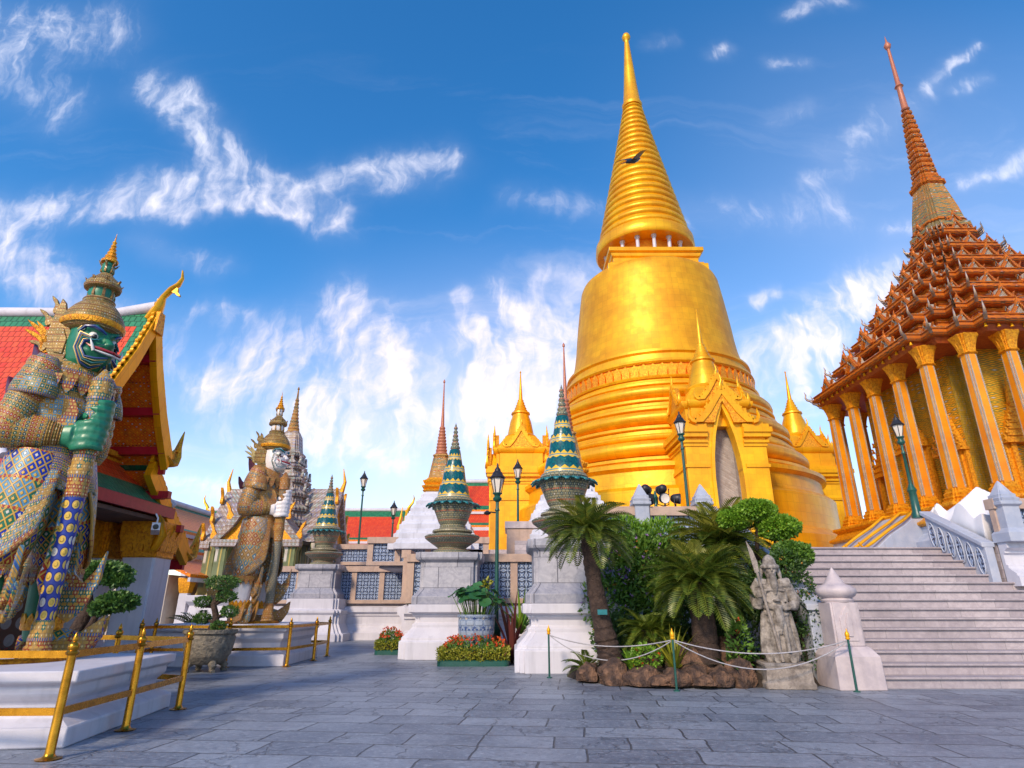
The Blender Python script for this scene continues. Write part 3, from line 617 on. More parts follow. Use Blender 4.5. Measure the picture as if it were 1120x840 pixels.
def flame(h, w, lean=.25, n=9):
    """outline of a curling flame leaf in x-z, base at the origin"""
    L, R = [], []
    for i in range(n + 1):
        t = i / n; c = lean * h * (t ** 2) * (1.0 if t < .8 else 1.0) ; hw = w / 2 * (1 - t) ** .7 * (1 + .35 * sin(t * pi * 3)); L.append((c - hw, h * t)); R.append((c + hw, h * t))
    return L[:-1] + [(L[-1][0], h)] + list(reversed(R[:-1]))
def gable(parent, w, h, zb, yb, rz=0, thick=.3, relief='gold_orn', board='gold', name='gable', horns=True, arch=False):
    """pediment with raised flame-edged bargeboard; faces local -Y before turning by rz"""
    R = Matrix.Rotation(rz, 4, 'Z') @ Matrix.Translation((0, yb, zb))
    if arch:
        hb = [(w, 0), (w * .52, h * .42), (w * .2, h * .8), (.004, h), (.004, 1.02), (.29, .42), (.42, 0)]
        o = MB().extrude(hb, thick, R).extrude([(-x, z) for x, z in reversed(hb)], thick, R).build(name, M[relief], parent, 0)
    else: o = MB().extrude([(-w, 0), (w, 0), (w * .52, h * .42), (w * .2, h * .8), (0, h), (-w * .2, h * .8), (-w * .52, h * .42)], thick, R).build(name, M[relief], parent, 0)
    for s in (-1, 1):
        pts = [(w * 1.12, -.02), (w * .95, .12), (w * .60, h * .44), (w * .25, h * .86), (0, h * 1.12)]
        inn = [(0, h * .86), (w * .16, h * .66), (w * .45, h * .3), (w * .78, 0.0)]
        ol = [(s * x, z) for x, z in pts + inn]
        b = MB(); b.extrude(ol if s > 0 else list(reversed(ol)), thick * .55, R @ T(0, -thick * .5))
        for k in range(7):
            t = (k + .4) / 7; i = min(int(t * 4), 3); f = t * 4 - i
            x = pts[i][0] + (pts[i + 1][0] - pts[i][0]) * f; z = pts[i][1] + (pts[i + 1][1] - pts[i][1]) * f
            b.extrude([(p[0] * s, p[1]) for p in flame(h * .2, h * .12, .3)], thick * .3, R @ T(s * x, -thick * .5, z - .02, 0, 0, -s * .5))
        b.build('bargeboard', M[board], o, 0)
        if horns:
            b = MB(); hx = w * 1.1
            b.tube([R @ V((s * (hx + .34 * h * a), -thick * .4, .55 * h * c)) for a, c in ((-.2, -.02), (.12, .05), (.32, .22), (.36, .42), (.28, .62), (.32, .8))], [.09 * h, .1 * h, .08 * h, .06 * h, .04 * h, .01 * h], 6, flat=.7)
            b.build('horn_finial', M[board], o, 60)
    b = MB(); b.tube([R @ V((x * h, -thick * .45, h * (1.08 + z))) for x, z in ((0, -.1), (0, .08), (.05, .2), (.03, .34), (-.02, .48))], [.07 * h, .06 * h, .045 * h, .03 * h, .008 * h], 6); b.build('peak_finial', M[board], o, 60)
    return o
M['brick'] = stone_blocks('old_grey_brick', (.26, .21, .185), (.42, .37, .34), (.4, .38, .36), .28, .09, (.3, .28, .27), .85, .012, 'UV', 0, .6)
def porch(cx, cy, rz):
    p = sub('porch', ch, (cx, cy, 0), rz); W = 1.8; zc = 8.7 - TZ; D = 5.0
    b = MB(); pts = [(.0, 9.98), (.22, 9.35), (.42, 8.6), (.56, 7.7), (.62, 6.8)]
    L = [(-W, 0), (-.62, 0)] + [(-x, z - TZ) for x, z in reversed(pts)] + [(0, 10.35 - TZ), (-.9, 9.35 - TZ), (-W, 9.25 - TZ)]
    b.extrude(L, .5, T(0, -W + .25)); b.extrude([(-x, z) for x, z in reversed(L)], .5, T(0, -W + .25))
    b.box(-W, -W + .5, -W + .5, D, 0, zc + .5); b.box(W - .5, W, -W + .5, D, 0, zc + .5); b.box(-W + .5, W - .5, .6, D, 0, zc + .5)
    b.build('wall', M['gold_wall'], p, 0)
    b = MB(); b.box(-1.29, -.61, -W + .5, -.95, 0, zc + 1.1); b.box(.61, 1.29, -W + .5, -.95, 0, zc + 1.1); b.box(-1.29, 1.29, -.949, -.85, 0, zc + 1.1); b.build('doorway', M['brick'], p, 0)
    fr_ = [(.62, 0), (.76, 0), (.76, 6.8 - TZ), (.69, 7.8 - TZ), (.54, 8.75 - TZ), (.30, 9.6 - TZ), (.004, 10.25 - TZ), (.004, 9.98 - TZ)] + [(x, z - TZ) for x, z in pts[1:]]
    b = MB(); b.extrude(fr_, .1, T(0, -W - .05)); b.extrude([(-x, z) for x, z in reversed(fr_)], .1, T(0, -W - .05)); b.build('door_frame', M['gold_wall'], p, 0)
    b = MB()
    for (o_, a, c) in [(.03, 0, 1.0), (.12, 0, .55), (.06, 7.2 - TZ, 7.35 - TZ), (.05, 8.15 - TZ, 8.3 - TZ), (.12, 8.3 - TZ, 8.42 - TZ), (.2, 8.55 - TZ, 8.75 - TZ), (.28, 8.75 - TZ, 8.98 - TZ), (.18, 8.98 - TZ, 9.15 - TZ)]:
        b.box(-W - o_, -.80, -W - o_, -W + .2, a, c); b.box(.80, W + o_, -W - o_, -W + .2, a, c)
        b.box(-W - o_, -W + .2, -W + .2, D, a, c); b.box(W - .2, W + o_, -W + .2, D, a, c)
    b.build('cornice', M['gold'], p, 0, .03)
    gable(p, 1.25, 1.55, 9.2 - TZ, -W - .12, 0, .24, 'gold_orn', arch=True)
    MB().stack(redent(1, .14), [(1.5, 9.15 - TZ), (1.5, 10.05 - TZ), (1.58, 10.1 - TZ), (1.66, 10.25 - TZ), (1.66, 10.4 - TZ), (1.4, 10.45 - TZ), (1.3, 10.7 - TZ), (.9, 11.3 - TZ)]).build('attic', M['gold'], p, 30, .02)
    for k in range(4): gable(p, .85, 1.15, 10.4 - TZ, -1.5, k * pi / 2, .3)
    MB().lathe([(r, z - TZ) for r, z in [(1.0, 10.9), (1.05, 11.1), (.95, 11.25), (1.0, 11.4), (.82, 11.55), (.76, 11.9), (.66, 12.4), (.55, 12.7), (.52, 12.85), (.6, 12.9), (.58, 13.0), (.42, 13.05), (.44, 13.15), (.36, 13.2), (.38, 13.32), (.3, 13.38), (.31, 13.5), (.24, 13.55), (.25, 13.68), (.19, 13.72), (.19, 13.85), (.13, 13.9), (.08, 14.8), (.03, 15.7), (.06, 15.75), (.0, 15.9)]], n=28).build('spire', M['gold'], p, 40)
    # vestibule running back to the bell
    b = MB(); b.box(-1.42, 1.42, 1.4, 5.4, zc, 10.5 - TZ); b.box(-1.52, 1.52, 1.5, 5.3, 10.5 - TZ, 10.62 - TZ); b.extrude([(-1.45, 0), (1.45, 0), (1.1, .3), (.0, .55), (-1.1, .3)], 4.0, T(0, 3.5, 10.622 - TZ)); b.build('vestibule', M['gold_wall'], p, 0)
RR = 8.75
porch(0.2, -RR, 0); porch(-RR, 0, -pi / 2); porch(RR - .3, 0, pi / 2)

# ------------------------------------------------------------------ white tiered stupas with gilded spires
def white_stupa(loc, s, label, gs=1.0):
    o = thing('tiered_stupa', label, 'stupa', loc, 0, 'white tiered stupas with gilded spires')
    rd = redent(1, .16)
    pr = []; r = 1.85; z = 0
    for k in range(7):
        h = .42 - .02 * k; pr += [(r, z), (r, z + h * .55), (r - .07, z + h * .62), (r - .1, z + h * .9), (r - .17, z + h)]; r -= .185; z += h
    MB().stack(rd, [(a * s, b_ * s) for a, b_ in pr]).build('stepped_base', M['plaster_old'], o, 25, .015)
    z = z * s; g_ = s * gs
    def P(l): return [(a * g_, z + b_ * g_) for a, b_ in l]
    MB().stack(redent(2, .12), P([(.62, 0), (.70, .06), (.62, .12), (.72, .2), (.74, .26), (.60, .32), (.68, .42), (.70, .5), (.56, .56), (.52, .62)])).build('lotus_collar', M['gold_orn'], o, 25)
    MB().stack(redent(2, .15), P([(.50, .62), (.46, .8), (.40, 1.15), (.33, 1.55), (.30, 1.6), (.35, 1.66), (.33, 1.72)])).build('bell', M['pr_orange'], o, 25)
    for k in range(4):
        b = MB(); b.extrude([(-.09 * g_, 0), (.09 * g_, 0), (.1 * g_, .45 * g_), (0, .72 * g_), (-.1 * g_, .45 * g_)], .06 * g_, Matrix.Rotation(k * pi / 2, 4, 'Z') @ T(0, -.42 * g_, z + .72 * g_, 0, radians(-10))); b.build('niche', M['teal'], o, 0)
    pr = [(.27, 1.72)]
    for k in range(9):
        t = k / 9; rr = .26 * (1 - t) + .10 * t; zz = 1.74 + k * .15; pr += [(rr, zz), (rr + .02, zz + .05), (rr + .01, zz + .09), (rr - .03, zz + .13)]
    pr += [(.085, 3.1), (.05, 4.0), (.025, 5.2), (.05, 5.22), (.05, 5.3), (.0, 5.4)]
    MB().lathe(P(pr), n=16).build('ringed_spire', M['pr_red'], o, 40)
M['pr_orange'] = mosaic('amber_mosaic', (.12, .12), [(.42, .2, .05), (.5, .26, .07), (.12, .15, .12)], (.5, .28, .06), (.6, .36, .1), 'diamond', .34, .35)
M['pr_red'] = mottled('red_gold_mosaic', (.48, .17, .07), (.36, .12, .09), .4, 14, .1, .5, 30, .02)
white_stupa((-3.38, 28.6, 3.75), 1.06, 'white tiered stupa with amber bell and red needle spire left of the gold porch')
white_stupa((2.35, 25.5, 3.75), 1.08, 'white tiered stupa rising behind the green cone beside the cycad', 1.08)
# ------------------------------------------------------------------ mondop (library hall) on the right
MX, MY, MZ0, MZ1 = 19.3, 23.5, 4.6, 10.15
md = thing('gilded_hall', 'square gilded hall with tall columns and steep tiered spire roof', 'temple hall', (MX, MY, 0))
M['md_wall'] = mosaic('green_gold_wall_mosaic', (.16, .16), [(.30, .26, .04), (.52, .32, .025), (.16, .20, .05)], (.85, .40, .01), (.95, .52, .02), 'diamond', 30.0, .3, None, .35)
M['md_roof'] = mosaic('amber_roof_mosaic', (.16, .12), [(.50, .11, .010), (.32, .06, .010), (.46, .14, .014), (.15, .10, .05)], (.64, .17, .008), (.78, .27, .012), 'flower', .22, .35, (.3, .07, .03), .15)
M['md_col'] = mosaic('gilt_column_inlay', (.13, .13), [(.85, .30, .008), (.95, .40, .012)], (.95, .45, .012), (.55, .18, .02), 'diamond', 40.0, .35, None, .3)
M['md_shaft'] = gold_mat('gilt_column', (.80, .24, .003), (.95, .38, .006), .4, .25)
M['md_edge'] = mosaic('silver_mirror_inlay', (.09, .09), [(.40, .40, .40), (.60, .52, .38), (.34, .28, .24)], (.55, .33, .1), (.65, .66, .7), 'diamond', 40.0, .2, None, .2)
M['md_spire'] = mosaic('spire_green_gold_mosaic', (.16, .16), [(.14, .15, .08), (.42, .17, .03)], (.52, .27, .06), (.24, .26, .18), 'diamond', .9, .35)
rd3 = redent(2, .13)
MB().stack(rd3, [(5.6, 3.0), (5.6, 3.5), (5.45, 3.6), (5.3, 3.75), (5.3, 4.0)]).build('marble_base', M['marble_blue'], md, 25, .02)
MB().stack(rd3, [(5.3, 4.0), (5.42, 4.06), (5.42, 4.14), (5.2, 4.25), (5.1, 4.4), (5.25, 4.5), (5.25, 4.6)]).build('gilt_base', M['gold_orn'], md, 25, .02)
MB().stack(redent(2, .1), [(3.35, MZ0), (3.35, MZ1 + .2)]).build('wall', M['md_wall'], md, 25)
# doors and windows with little spired frames on each face
def shrine_frame(par, rz, off, plane, w, h, nm, dark=True):
    R = Matrix.Rotation(rz, 4, 'Z') @ T(off, -plane, MZ0)
    b = MB()
    for s in (-1, 1):
        for k, (a, d) in enumerate(((.0, .22), (.16, .14))): b.box(s * (w + a) - .09, s * (w + a) + .09, -d, 0, .25, h, R)
    for k in range(5): b.box(-w - .34 + k * .02, w + .34 - k * .02, -.32 + k * .03, 0, .0 + k * .055, .05 + k * .055, R)
    o = b.build(nm, M['gold_orn'], par, 0, .012)
    b = MB(); z = h
    for k in range(6):
        r = (w + .3) * (1 - k * .155); b.box(-r, r, -.36 + k * .03, 0, z, z + .09, R); b.box(-r * .84, r * .84, -.28 + k * .025, 0, z + .09, z + .24, R)
        for s in (-1, 1): b.extrude([(p[0] * s, p[1]) for p in flame(.22, .14, .3)], .06, R @ T(s * r * .95, -.3, z + .08))
        z += .24
    b.lathe([(.16, 0), (.12, .3), (.05, .7), (.0, 1.2)], tuple(R @ V((0, -.14, z))), 10)
    b.build('spired_crown', M['gold_orn'], o, 0)
    if dark: MB().box(-w + .09, w - .09, -.05, -.01, .27, h, R).build('door_leaf', M['dark'], o, 0)
for k in range(4):
    shrine_frame(md, k * pi / 2, 0, 3.36, .62, 2.6, 'doorway')
    for s in (-1, 1): shrine_frame(md, k * pi / 2, s * 2.05, 3.36, .42, 2.0, 'window_shrine', False)
def column_mesh():
    H = MZ1 - MZ0
    sh = MB(); r2 = redent(2, .2)
    sh.stack(r2, [(.235, .55), (.21, H - .72)])
    return sh
H = MZ1 - MZ0
proto = sub('column', md, (0, 0, MZ0))
MB().stack(redent(2, .2), [(.215, .5), (.18, H - .7)]).build('shaft', M['md_shaft'], proto, 25)
b = MB()
for k in range(4): b.stack(SQ, [(.062, .5), (.054, H - .7)], (0, 0, 0), k * 0) if False else None
for sx in (-1, 1):
    for sy in (-1, 1):
        for q in (0, 1):
            p = [(sx * .195, sy * .145), (sx * .145, sy * .195)][q]; e = [(sx * .166, sy * .12), (sx * .12, sy * .166)][q]
            b.loft([[(p[0] + dx, p[1] + dy, .52) for dx, dy in ((-.022, -.022), (.022, -.022), (.022, .022), (-.022, .022))], [(e[0] + dx, e[1] + dy, H - .72) for dx, dy in ((-.018, -.018), (.018, -.018), (.018, .018), (-.018, .018))]])
b.build('inlay_strip', M['md_edge'], proto, 0)
b = MB(); b.stack(redent(2, .18), [(.42, 0), (.42, .1), (.36, .14), (.4, .2), (.33, .26), (.36, .34), (.28, .42), (.29, .5)]); b.build('base', M['gold_orn'], proto, 25)
b = MB(); b.stack(redent(2, .18), [(.20, H - .7), (.25, H - .66), (.21, H - .6), (.22, H - .5), (.25, H - .35), (.31, H - .15), (.37, H - .02), (.36, H)])
for k in range(12):
    a = 2 * pi * k / 12; b.extrude([(-.07, -.5), (.07, -.5), (.1, -.15), (0, .02), (-.1, -.15)], .03, Matrix.Rotation(a, 4, 'Z') @ T(0, -.30, H - .05, 0, radians(12)))
b.build('capital', M['gold_orn'], proto, 25)
spots = []
for k in range(4):
    for q in ((-2.62, -.88, .88, 2.62) if k % 2 == 0 else (-3.3, -1.65, 0, 1.65, 3.3)):
        spots.append((Matrix.Rotation(k * pi / 2, 4, 'Z') @ V((q, -4.62 if k % 2 == 0 else -4.55, 0))))
for sx in (-1, 1):
    for sy in (-1, 1): spots.append(V((sx * 3.82, sy * 4.36, 0)))
for i, p in enumerate(spots):
    c = proto if i == 0 else copy_tree(proto, md)
    c.location = (p.x, p.y, MZ0)
# guardian figures in gilt at the column feet are part of the base
# roof tiers
rr = redent(3, .105)
M['rust'] = mottled('rust_red_lacquer', (.30, .05, .012), (.42, .10, .015), .5, 9, 0, .3)
MB().stack(rr, [(4.9, MZ1 - .02), (5.0, MZ1 + .12), (5.0, MZ1 + .2)]).build('architrave', M['rust'], md, 25)
def gablet(w, h):
    b = MB(); b.cur = 1; b.extrude([(-w, 0), (w, 0), (w * .55, h * .45), (w * .22, h * .75), (0, h * 1.1), (-w * .22, h * .75), (-w * .55, h * .45)], .34); b.cur = 0
    for s in (-1, 1):
        b.extrude([(s * x, z) for x, z in ((w * 1.1, 0), (w * .62, h * .5), (w * .2, h * .95), (0, h * 1.22), (0, h * .92), (w * .4, h * .35), (w * .75, 0))], .12, T(0, -.2))
        b.extrude([(p[0] * s, p[1]) for p in flame(h * .8, w * .3, .4)], .1, T(s * w * 1.0, -.16, -.04))
    b.tube([(0, -.15, h), (0, -.16, h * 1.25), (.03, -.2, h * 1.5), (0, -.15, h * 1.8)], [.06, .05, .035, .01], 5)
    return b
gm = gablet(.34, .42).build('gablet', [M['md_roof'], M['md_edge']], None, 0); gmesh = gm.data; bpy.data.objects.remove(gm)
M['md_fin'] = mottled('dark_silver_finial', (.20, .18, .2), (.36, .22, .1), .4, 10, .2, .3)
fb = MB(); fb.tube([(0, 0, -.05), (.12, 0, .08), (.26, 0, .14), (.34, 0, .28), (.30, 0, .46), (.36, 0, .66)], [.07, .08, .07, .05, .04, .008], 6); fm = fb.build('corner_finial', M['md_fin'], None, 60); fmesh = fm.data; bpy.data.objects.remove(fm)
NT = 7
for k in range(NT):
    t = k / (NT - 1); h = 1.08 + 4.17 * (1 - t) ** 1.2; z = MZ1 + .2 + 6.2 * t ** .98
    dz = 6.2 / (NT - 1); tn = (k + 1) / (NT - 1); hn = (1.08 + 4.17 * (1 - tn) ** 1.2) if k < NT - 1 else .85
    w0 = hn - .30 if k < NT - 1 else hn
    pr = [(h - .5, z - .02), (h - .04, z), (h + .03, z + .06), (h + .03, z + .13), (h - .04, z + .15), (h - .06, z + .22), (h - .01, z + .25), (h - .05, z + .30), (h - .2, z + .36)]
    pr += [(hn + .0, z + .58), (hn - .08, z + .62), (hn - .08, z + .70), (w0, z + .73), (w0, z + .84), (w0 + .06, z + .88), (w0, z + .92), (w0 - .02, z + dz)]
    tier = MB().stack(rr, pr).build('roof_tier', M['md_roof'], md, 25)
    sc = .62 + .38 * h / 5.25
    for q in range(4):
        offs = [0, -.44, .44, -.72, .72] if k < 5 else [0, -.5, .5]
        for i, f in enumerate(offs):
            o = bpy.data.objects.new('gablet', gmesh); COL.objects.link(o); o.parent = tier
            s = sc * (1.3 if f == 0 else 1.0 if abs(f) < .6 else .75)
            o.matrix_local = Matrix.Rotation(q * pi / 2, 4, 'Z') @ Matrix.Translation((f * h * 1.0, -(h * (.895 if abs(f) > .69 else 1.0) - .28), z + .26)) @ Matrix.Scale(s, 4)
        for f in (-1, 1):
            for (a, c) in ((.685, 1.0), (.79, .895), (.895, .79)):
                o = bpy.data.objects.new('corner_finial', fmesh); COL.objects.link(o); o.parent = tier
                p = Matrix.Rotation(q * pi / 2, 4, 'Z') @ V((f * a * h, -c * h, z + .1))
                if (f < 0 and a < .8) or (f > 0): pass
                o.matrix_local = Matrix.Translation(p) @ Matrix.Rotation(atan2(p.y, p.x), 4, 'Z') @ Matrix.Scale(sc * .8, 4)
# small bells hanging under the lowest eave
bb = MB(); bb.lathe([(.0, 0), (.03, -.02), (.035, -.08), (.06, -.14), (.0, -.15)], n=8); bo = bb.build('hanging_bell', M['gold'], None, 60); bmesh_ = bo.data; bpy.data.objects.remove(bo)
for q in range(4):
    for i in range(17):
        x = -3.5 + i * 7.0 / 16; o = bpy.data.objects.new('hanging_bell', bmesh_); COL.objects.link(o); o.parent = md; o.location = Matrix.Rotation(q * pi / 2, 4, 'Z') @ V((x, -5.05, MZ1 + .2))
# spire
zt = MZ1 + .2 + 6.2 + .7
MB().stack(rr, [(.98, zt - .2), (.98, zt), (.86, zt + .05), (.84, zt + .25), (.76, zt + .9), (.62, zt + 1.7), (.50, zt + 2.35), (.48, zt + 2.4)]).build('spire_bell', M['md_spire'], md, 25)
for k in range(4):
    o = bpy.data.objects.new('gablet', gmesh); COL.objects.link(o); o.parent = md
    o.matrix_local = Matrix.Rotation(k * pi / 2, 4, 'Z') @ Matrix.Translation((0, -.8, zt)) @ Matrix.Scale(.8, 4)
pr = [(.50, zt + 2.35), (.60, zt + 2.45), (.60, zt + 2.55), (.48, zt + 2.62), (.52, zt + 2.74), (.42, zt + 2.84)]
z = zt + 2.84; r = .42
for k in range(14):
    pr += [(r, z), (r + .03, z + .07), (r + .02, z + .16), (r - .06, z + .22), (r - .07, z + .27)]; z += .30; r = .42 * (1 - (k + 1) / 14) ** .95 + .15 * (1 - (1 - (k + 1) / 14) ** .95)
MB().stack(redent(2, .16), pr).build('ringed_spire', M['md_roof'], md, 25)
MB().lathe([(.16, z), (.2, z + .06), (.15, z + .15), (.12, z + 1.4), (.14, z + 1.45), (.2, z + 1.5), (.15, z + 1.6), (.11, z + 1.7), (.07, z + 4.0), (.12, z + 4.06), (.17, z + 4.25), (.05, z + 4.5), (.0, z + 4.95)], n=14).build('needle', M['pr_red'], md, 40)
# naga-edged ramp at the foot of the hall and white canvas over the works
nr_ = thing('carved_ramp', 'grey marble carved ramp with gilded serpent edges leading to the gilded hall', 'ramp', (13.4, 22.6, 3.0))
b = MB(); b.extrude([(-1.5, 0), (.9, 0), (.9, 1.5), (.6, 1.5), (.1, 1.1), (-.5, .75), (-1.0, .35), (-1.5, .2)], 2.6); b.build('ramp_body', M['marble_blue'], nr_, 0, .03)
for s in (-1.2, -.3, .8):
    b = MB(); b.tube([(-1.6, s, .5), (-1.45, s, .3), (-1.1, s, .5), (-.5, s, .9), (.1, s, 1.25), (.6, s, 1.62), (.9, s, 1.62)], [.03, .055, .055, .055, .055, .05, .05], 8); b.build('serpent_edge', M['gold'], nr_, 60)
tn = thing('canvas_tent', 'white canvas sheets draped in a peaked tent before the gilded hall', 'tent', (13.0, 17.4, 3.0))
PEAKS = [(.2, -.1, 1.66, 1.05), (-.38, .85, 1.36, 1.6), (.95, .25, 1.42, 1.1), (1.6, .5, 1.36, .9), (.15, .9, 1.2, 1.3)]
def tent_z(x, y):
    h = .40
    for px, py, pz, sl in PEAKS:
        r = sqrt((x - px) ** 2 + (y - py) ** 2); a = atan2(y - py, x - px); h = max(h, pz - sl * r * (1 + .22 * sin(a * 5 + px * 3)) + .18 * r * r)
    return h
b = MB(); nx, ny = 76, 50; gi = []
for j in range(ny + 1):
    for i in range(nx + 1):
        x = -.62 + 2.9 * i / nx; y = -1.05 + 2.3 * j / ny
        e = max(abs(i / nx - .5) * 2, abs(j / ny - .5) * 2)
        z = tent_z(x, y) * (1 if e < .97 else .7)
        gi.append(b.vert((x, y, z if e < .999 else .03)))
for j in range(ny):
    for i in range(nx): q = j * (nx + 1) + i; b.face((gi[q], gi[q + 1], gi[q + nx + 2], gi[q + nx + 1]))
o = b.build('canvas', M['cloth'], tn, 18); sd_ = o.modifiers.new('thickness', 'SOLIDIFY'); sd_.thickness = .02
for (x, y) in [(p_[0], p_[1]) for p_ in PEAKS]: b = MB(); b.tube([(x, y, 0), (x, y, tent_z(x, y) - .03)], .03, 8); b.build('pole', M['black_metal'], tn)
# ------------------------------------------------------------------ marble pedestals with mosaic cones
def spire_pedestal(loc, label, white=True):
    o = thing('marble_pedestal', label, 'pedestal', loc, 0, 'grey marble spire pedestals'); r1 = redent(1, .12); r2 = redent(2, .085)
    if white: MB().stack(r2, [(1.36, 0), (1.36, .48), (1.30, .52), (1.30, .58), (1.14, .74), (1.04, .86), (1.04, .94), (.96, 1.0), (.96, 1.14), (1.04, 1.2), (1.04, 1.24), (1.16, 1.28), (1.16, 1.5)]).build('plaster_base', M['plaster'], o, 25, .012)
    MB().stack(r1, [(1.08, 1.502), (1.08, 1.72), (1.04, 1.76), (1.0, 1.80), (.9, 1.92), (.88, 1.96), (.88, 2.72), (.92, 2.76), (1.0, 2.80), (1.03, 2.86), (1.03, 3.02)]).build('marble_block', M['marble'], o, 25, .012)
    return o
def cone_spire(loc, label):
    o = thing('mosaic_cone', label, 'cone spire', loc, 0, 'green mosaic cone spires')
    MB().lathe([(.50, 0), (.62, .04), (.62, .10), (.48, .15), (.46, .2), (.60, .30), (.78, .42), (.88, .50), (.90, .56), (.84, .60), (.6, .63), (.58, .66), (.66, .70), (.64, .76), (.46, .80), (.42, .84)], n=36).build('bowl', M['ceramic'], o, 50)
    MB().lathe([(.40, .80), (.43, .88), (.40, .92), (.46, 1.0), (.56, 1.25), (.64, 1.45), (.68, 1.6)], n=36).build('urn', M['ceramic'], o, 50)
    b = MB()
    for i in range(20):
        a = 2 * pi * i / 20; R = Matrix.Rotation(a, 4, 'Z')
        pts = [[R @ V((r, w * s, z)) for r, z, w in ((.60, 1.6, .10), (.76, 1.63, .125), (.86, 1.60, .10), (.92, 1.53, .03))] for s in (-1, 1)]
        for k in range(3): b.poly([pts[0][k], pts[0][k + 1], pts[1][k + 1], pts[1][k]])
    lf = b.build('leaf_rim', M['teal'], o, 50); m_ = lf.modifiers.new('thickness', 'SOLIDIFY'); m_.thickness = .03
    MB().lathe([(.60, 1.62), (.66, 1.70), (.62, 1.78), (.60, 1.80)], n=36).build('collar', M['ceramic'], o, 50)
    MB().lathe([(.555, 1.80), (.46, 2.26), (.41, 2.30), (.33, 2.9), (.27, 2.93), (.18, 3.45), (.14, 3.48)], n=40).build('cone', M['zig'], o, 50)
    pr = []; z = 3.48; r = .14
    for k in range(6): pr += [(r, z), (r + .03, z + .04), (r + .02, z + .09), (r - .01, z + .13)]; z += .14; r *= .78
    MB().lathe(pr + [(.035, z), (.0, z + .12)], n=16).build('tip', M['ceramic'], o, 50)
    return o
spire_pedestal((-1.95, 20.45, 0), 'stepped grey marble pedestal with white base beside the lotus planter')
cone_spire((-1.95, 20.45, 3.02), 'green and gold cone spire on the pedestal left of the front lamp')
spire_pedestal((1.42, 16.55, 0), 'stepped grey marble pedestal with white base behind the leaning cycad')
cone_spire((1.42, 16.55, 3.02), 'green and gold cone spire rising over the leaning cycad')
pc_ = spire_pedestal((-9.1, 30.6, .3), 'blue grey marble pedestal on the terrace wall right of the white faced giant', False)
MB().stack(redent(2, .085), [(1.6, -.3), (1.6, .0), (1.5, .06), (1.36, .3), (1.28, .45), (1.28, .8), (1.36, .9), (1.36, 1.0), (1.2, 1.06), (1.2, 1.5)]).build('plaster_base', M['plaster'], pc_, 25, .012)
cone_spire((-9.1, 30.6, 3.32), 'green and gold cone spire far left, beyond the white faced giant')

# ------------------------------------------------------------------ lamps
def lamp(loc, h, s, label, arm=False, base=True):
    o = thing('street_lamp', label, 'lamp post', loc, 0, 'green lamp posts'); hl = h - 1.02 * s
    if base: MB().lathe([(.2 * s, 0), (.2 * s, .12), (.15 * s, .2), (.13 * s, .75), (.17 * s, .82), (.1 * s, .95), (.07 * s, 1.02)], n=12).build('base', M['green_metal'], o, 40)
    MB().lathe([(.065 * s, .9 if base else 0), (.05 * s, hl - .5), (.08 * s, hl - .48), (.05 * s, hl - .4), (.05 * s, hl - .2)], n=12).build('pole', M['green_metal'], o, 50)
    MB().lathe([(.05 * s, hl - .22), (.13 * s, hl - .16), (.14 * s, hl - .1), (.09 * s, hl - .05), (.10 * s, hl), (.15 * s, hl + .03 * s), (.15 * s, hl + .06 * s)], n=12).build('collar', M['green_metal'], o, 50)
    l = MB().lathe([(.09 * s, hl + .06 * s), (.12 * s, hl + .2 * s), (.20 * s, hl + .5 * s), (.17 * s, hl + .52 * s)], n=6).build('lantern_glass', M['lamp_glass'], o, 20)
    b = MB()
    for k in range(6):
        a = 2 * pi * k / 6; b.tube([(.12 * s * cos(a), .12 * s * sin(a), hl + .06 * s), (.21 * s * cos(a), .21 * s * sin(a), hl + .51 * s)], .014 * s, 5)
    b.build('lantern_bars', M['black_metal'], l, 0)
    MB().lathe([(.23 * s, hl + .5 * s), (.25 * s, hl + .54 * s), (.18 * s, hl + .62 * s), (.13 * s, hl + .72 * s), (.10 * s, hl + .74 * s), (.09 * s, hl + .8 * s), (.035 * s, hl + .88 * s), (.03 * s, hl + .96 * s), (0, hl + 1.02 * s)], n=12).build('lantern_cap', M['black_metal'], o, 40)
    if arm:
        b = MB(); b.tube([(0, 0, hl - .55), (-.2, -.05, hl - .53), (-.3, -.08, hl - .56)], .02, 6); b.lathe([(.05, 0), (.1, .03), (.11, .07), (.03, .13)], (-.3, -.08, hl - .62), 10); b.build('side_lamp', M['black_metal'], o, 50)
    return o
lamp((-8.79, 36, 3.75), 5.35, 1.0, 'green lamp post left of the distant red roof')
lamp((-7.67, 40, 3.75), 4.25, 1.0, 'small distant green lamp post beside the white tiered stupa')
lamp((-.45, 18.9, 0), 5.7, 1.0, 'tall green lamp post behind the lotus pot, with a small side lamp', True)
lamp((.27, 28.0, 3.75), 4.2, .95, 'green lamp post in front of the bright gold porch')
lamp((5.72, 20, 3.0), 4.75, .85, 'green lamp post at the pointed arch of the golden stupa', False, False)
lamp((12.03, 18.35, 3.9), 3.25, .8, 'green lamp post at the top end of the sloping balustrade')

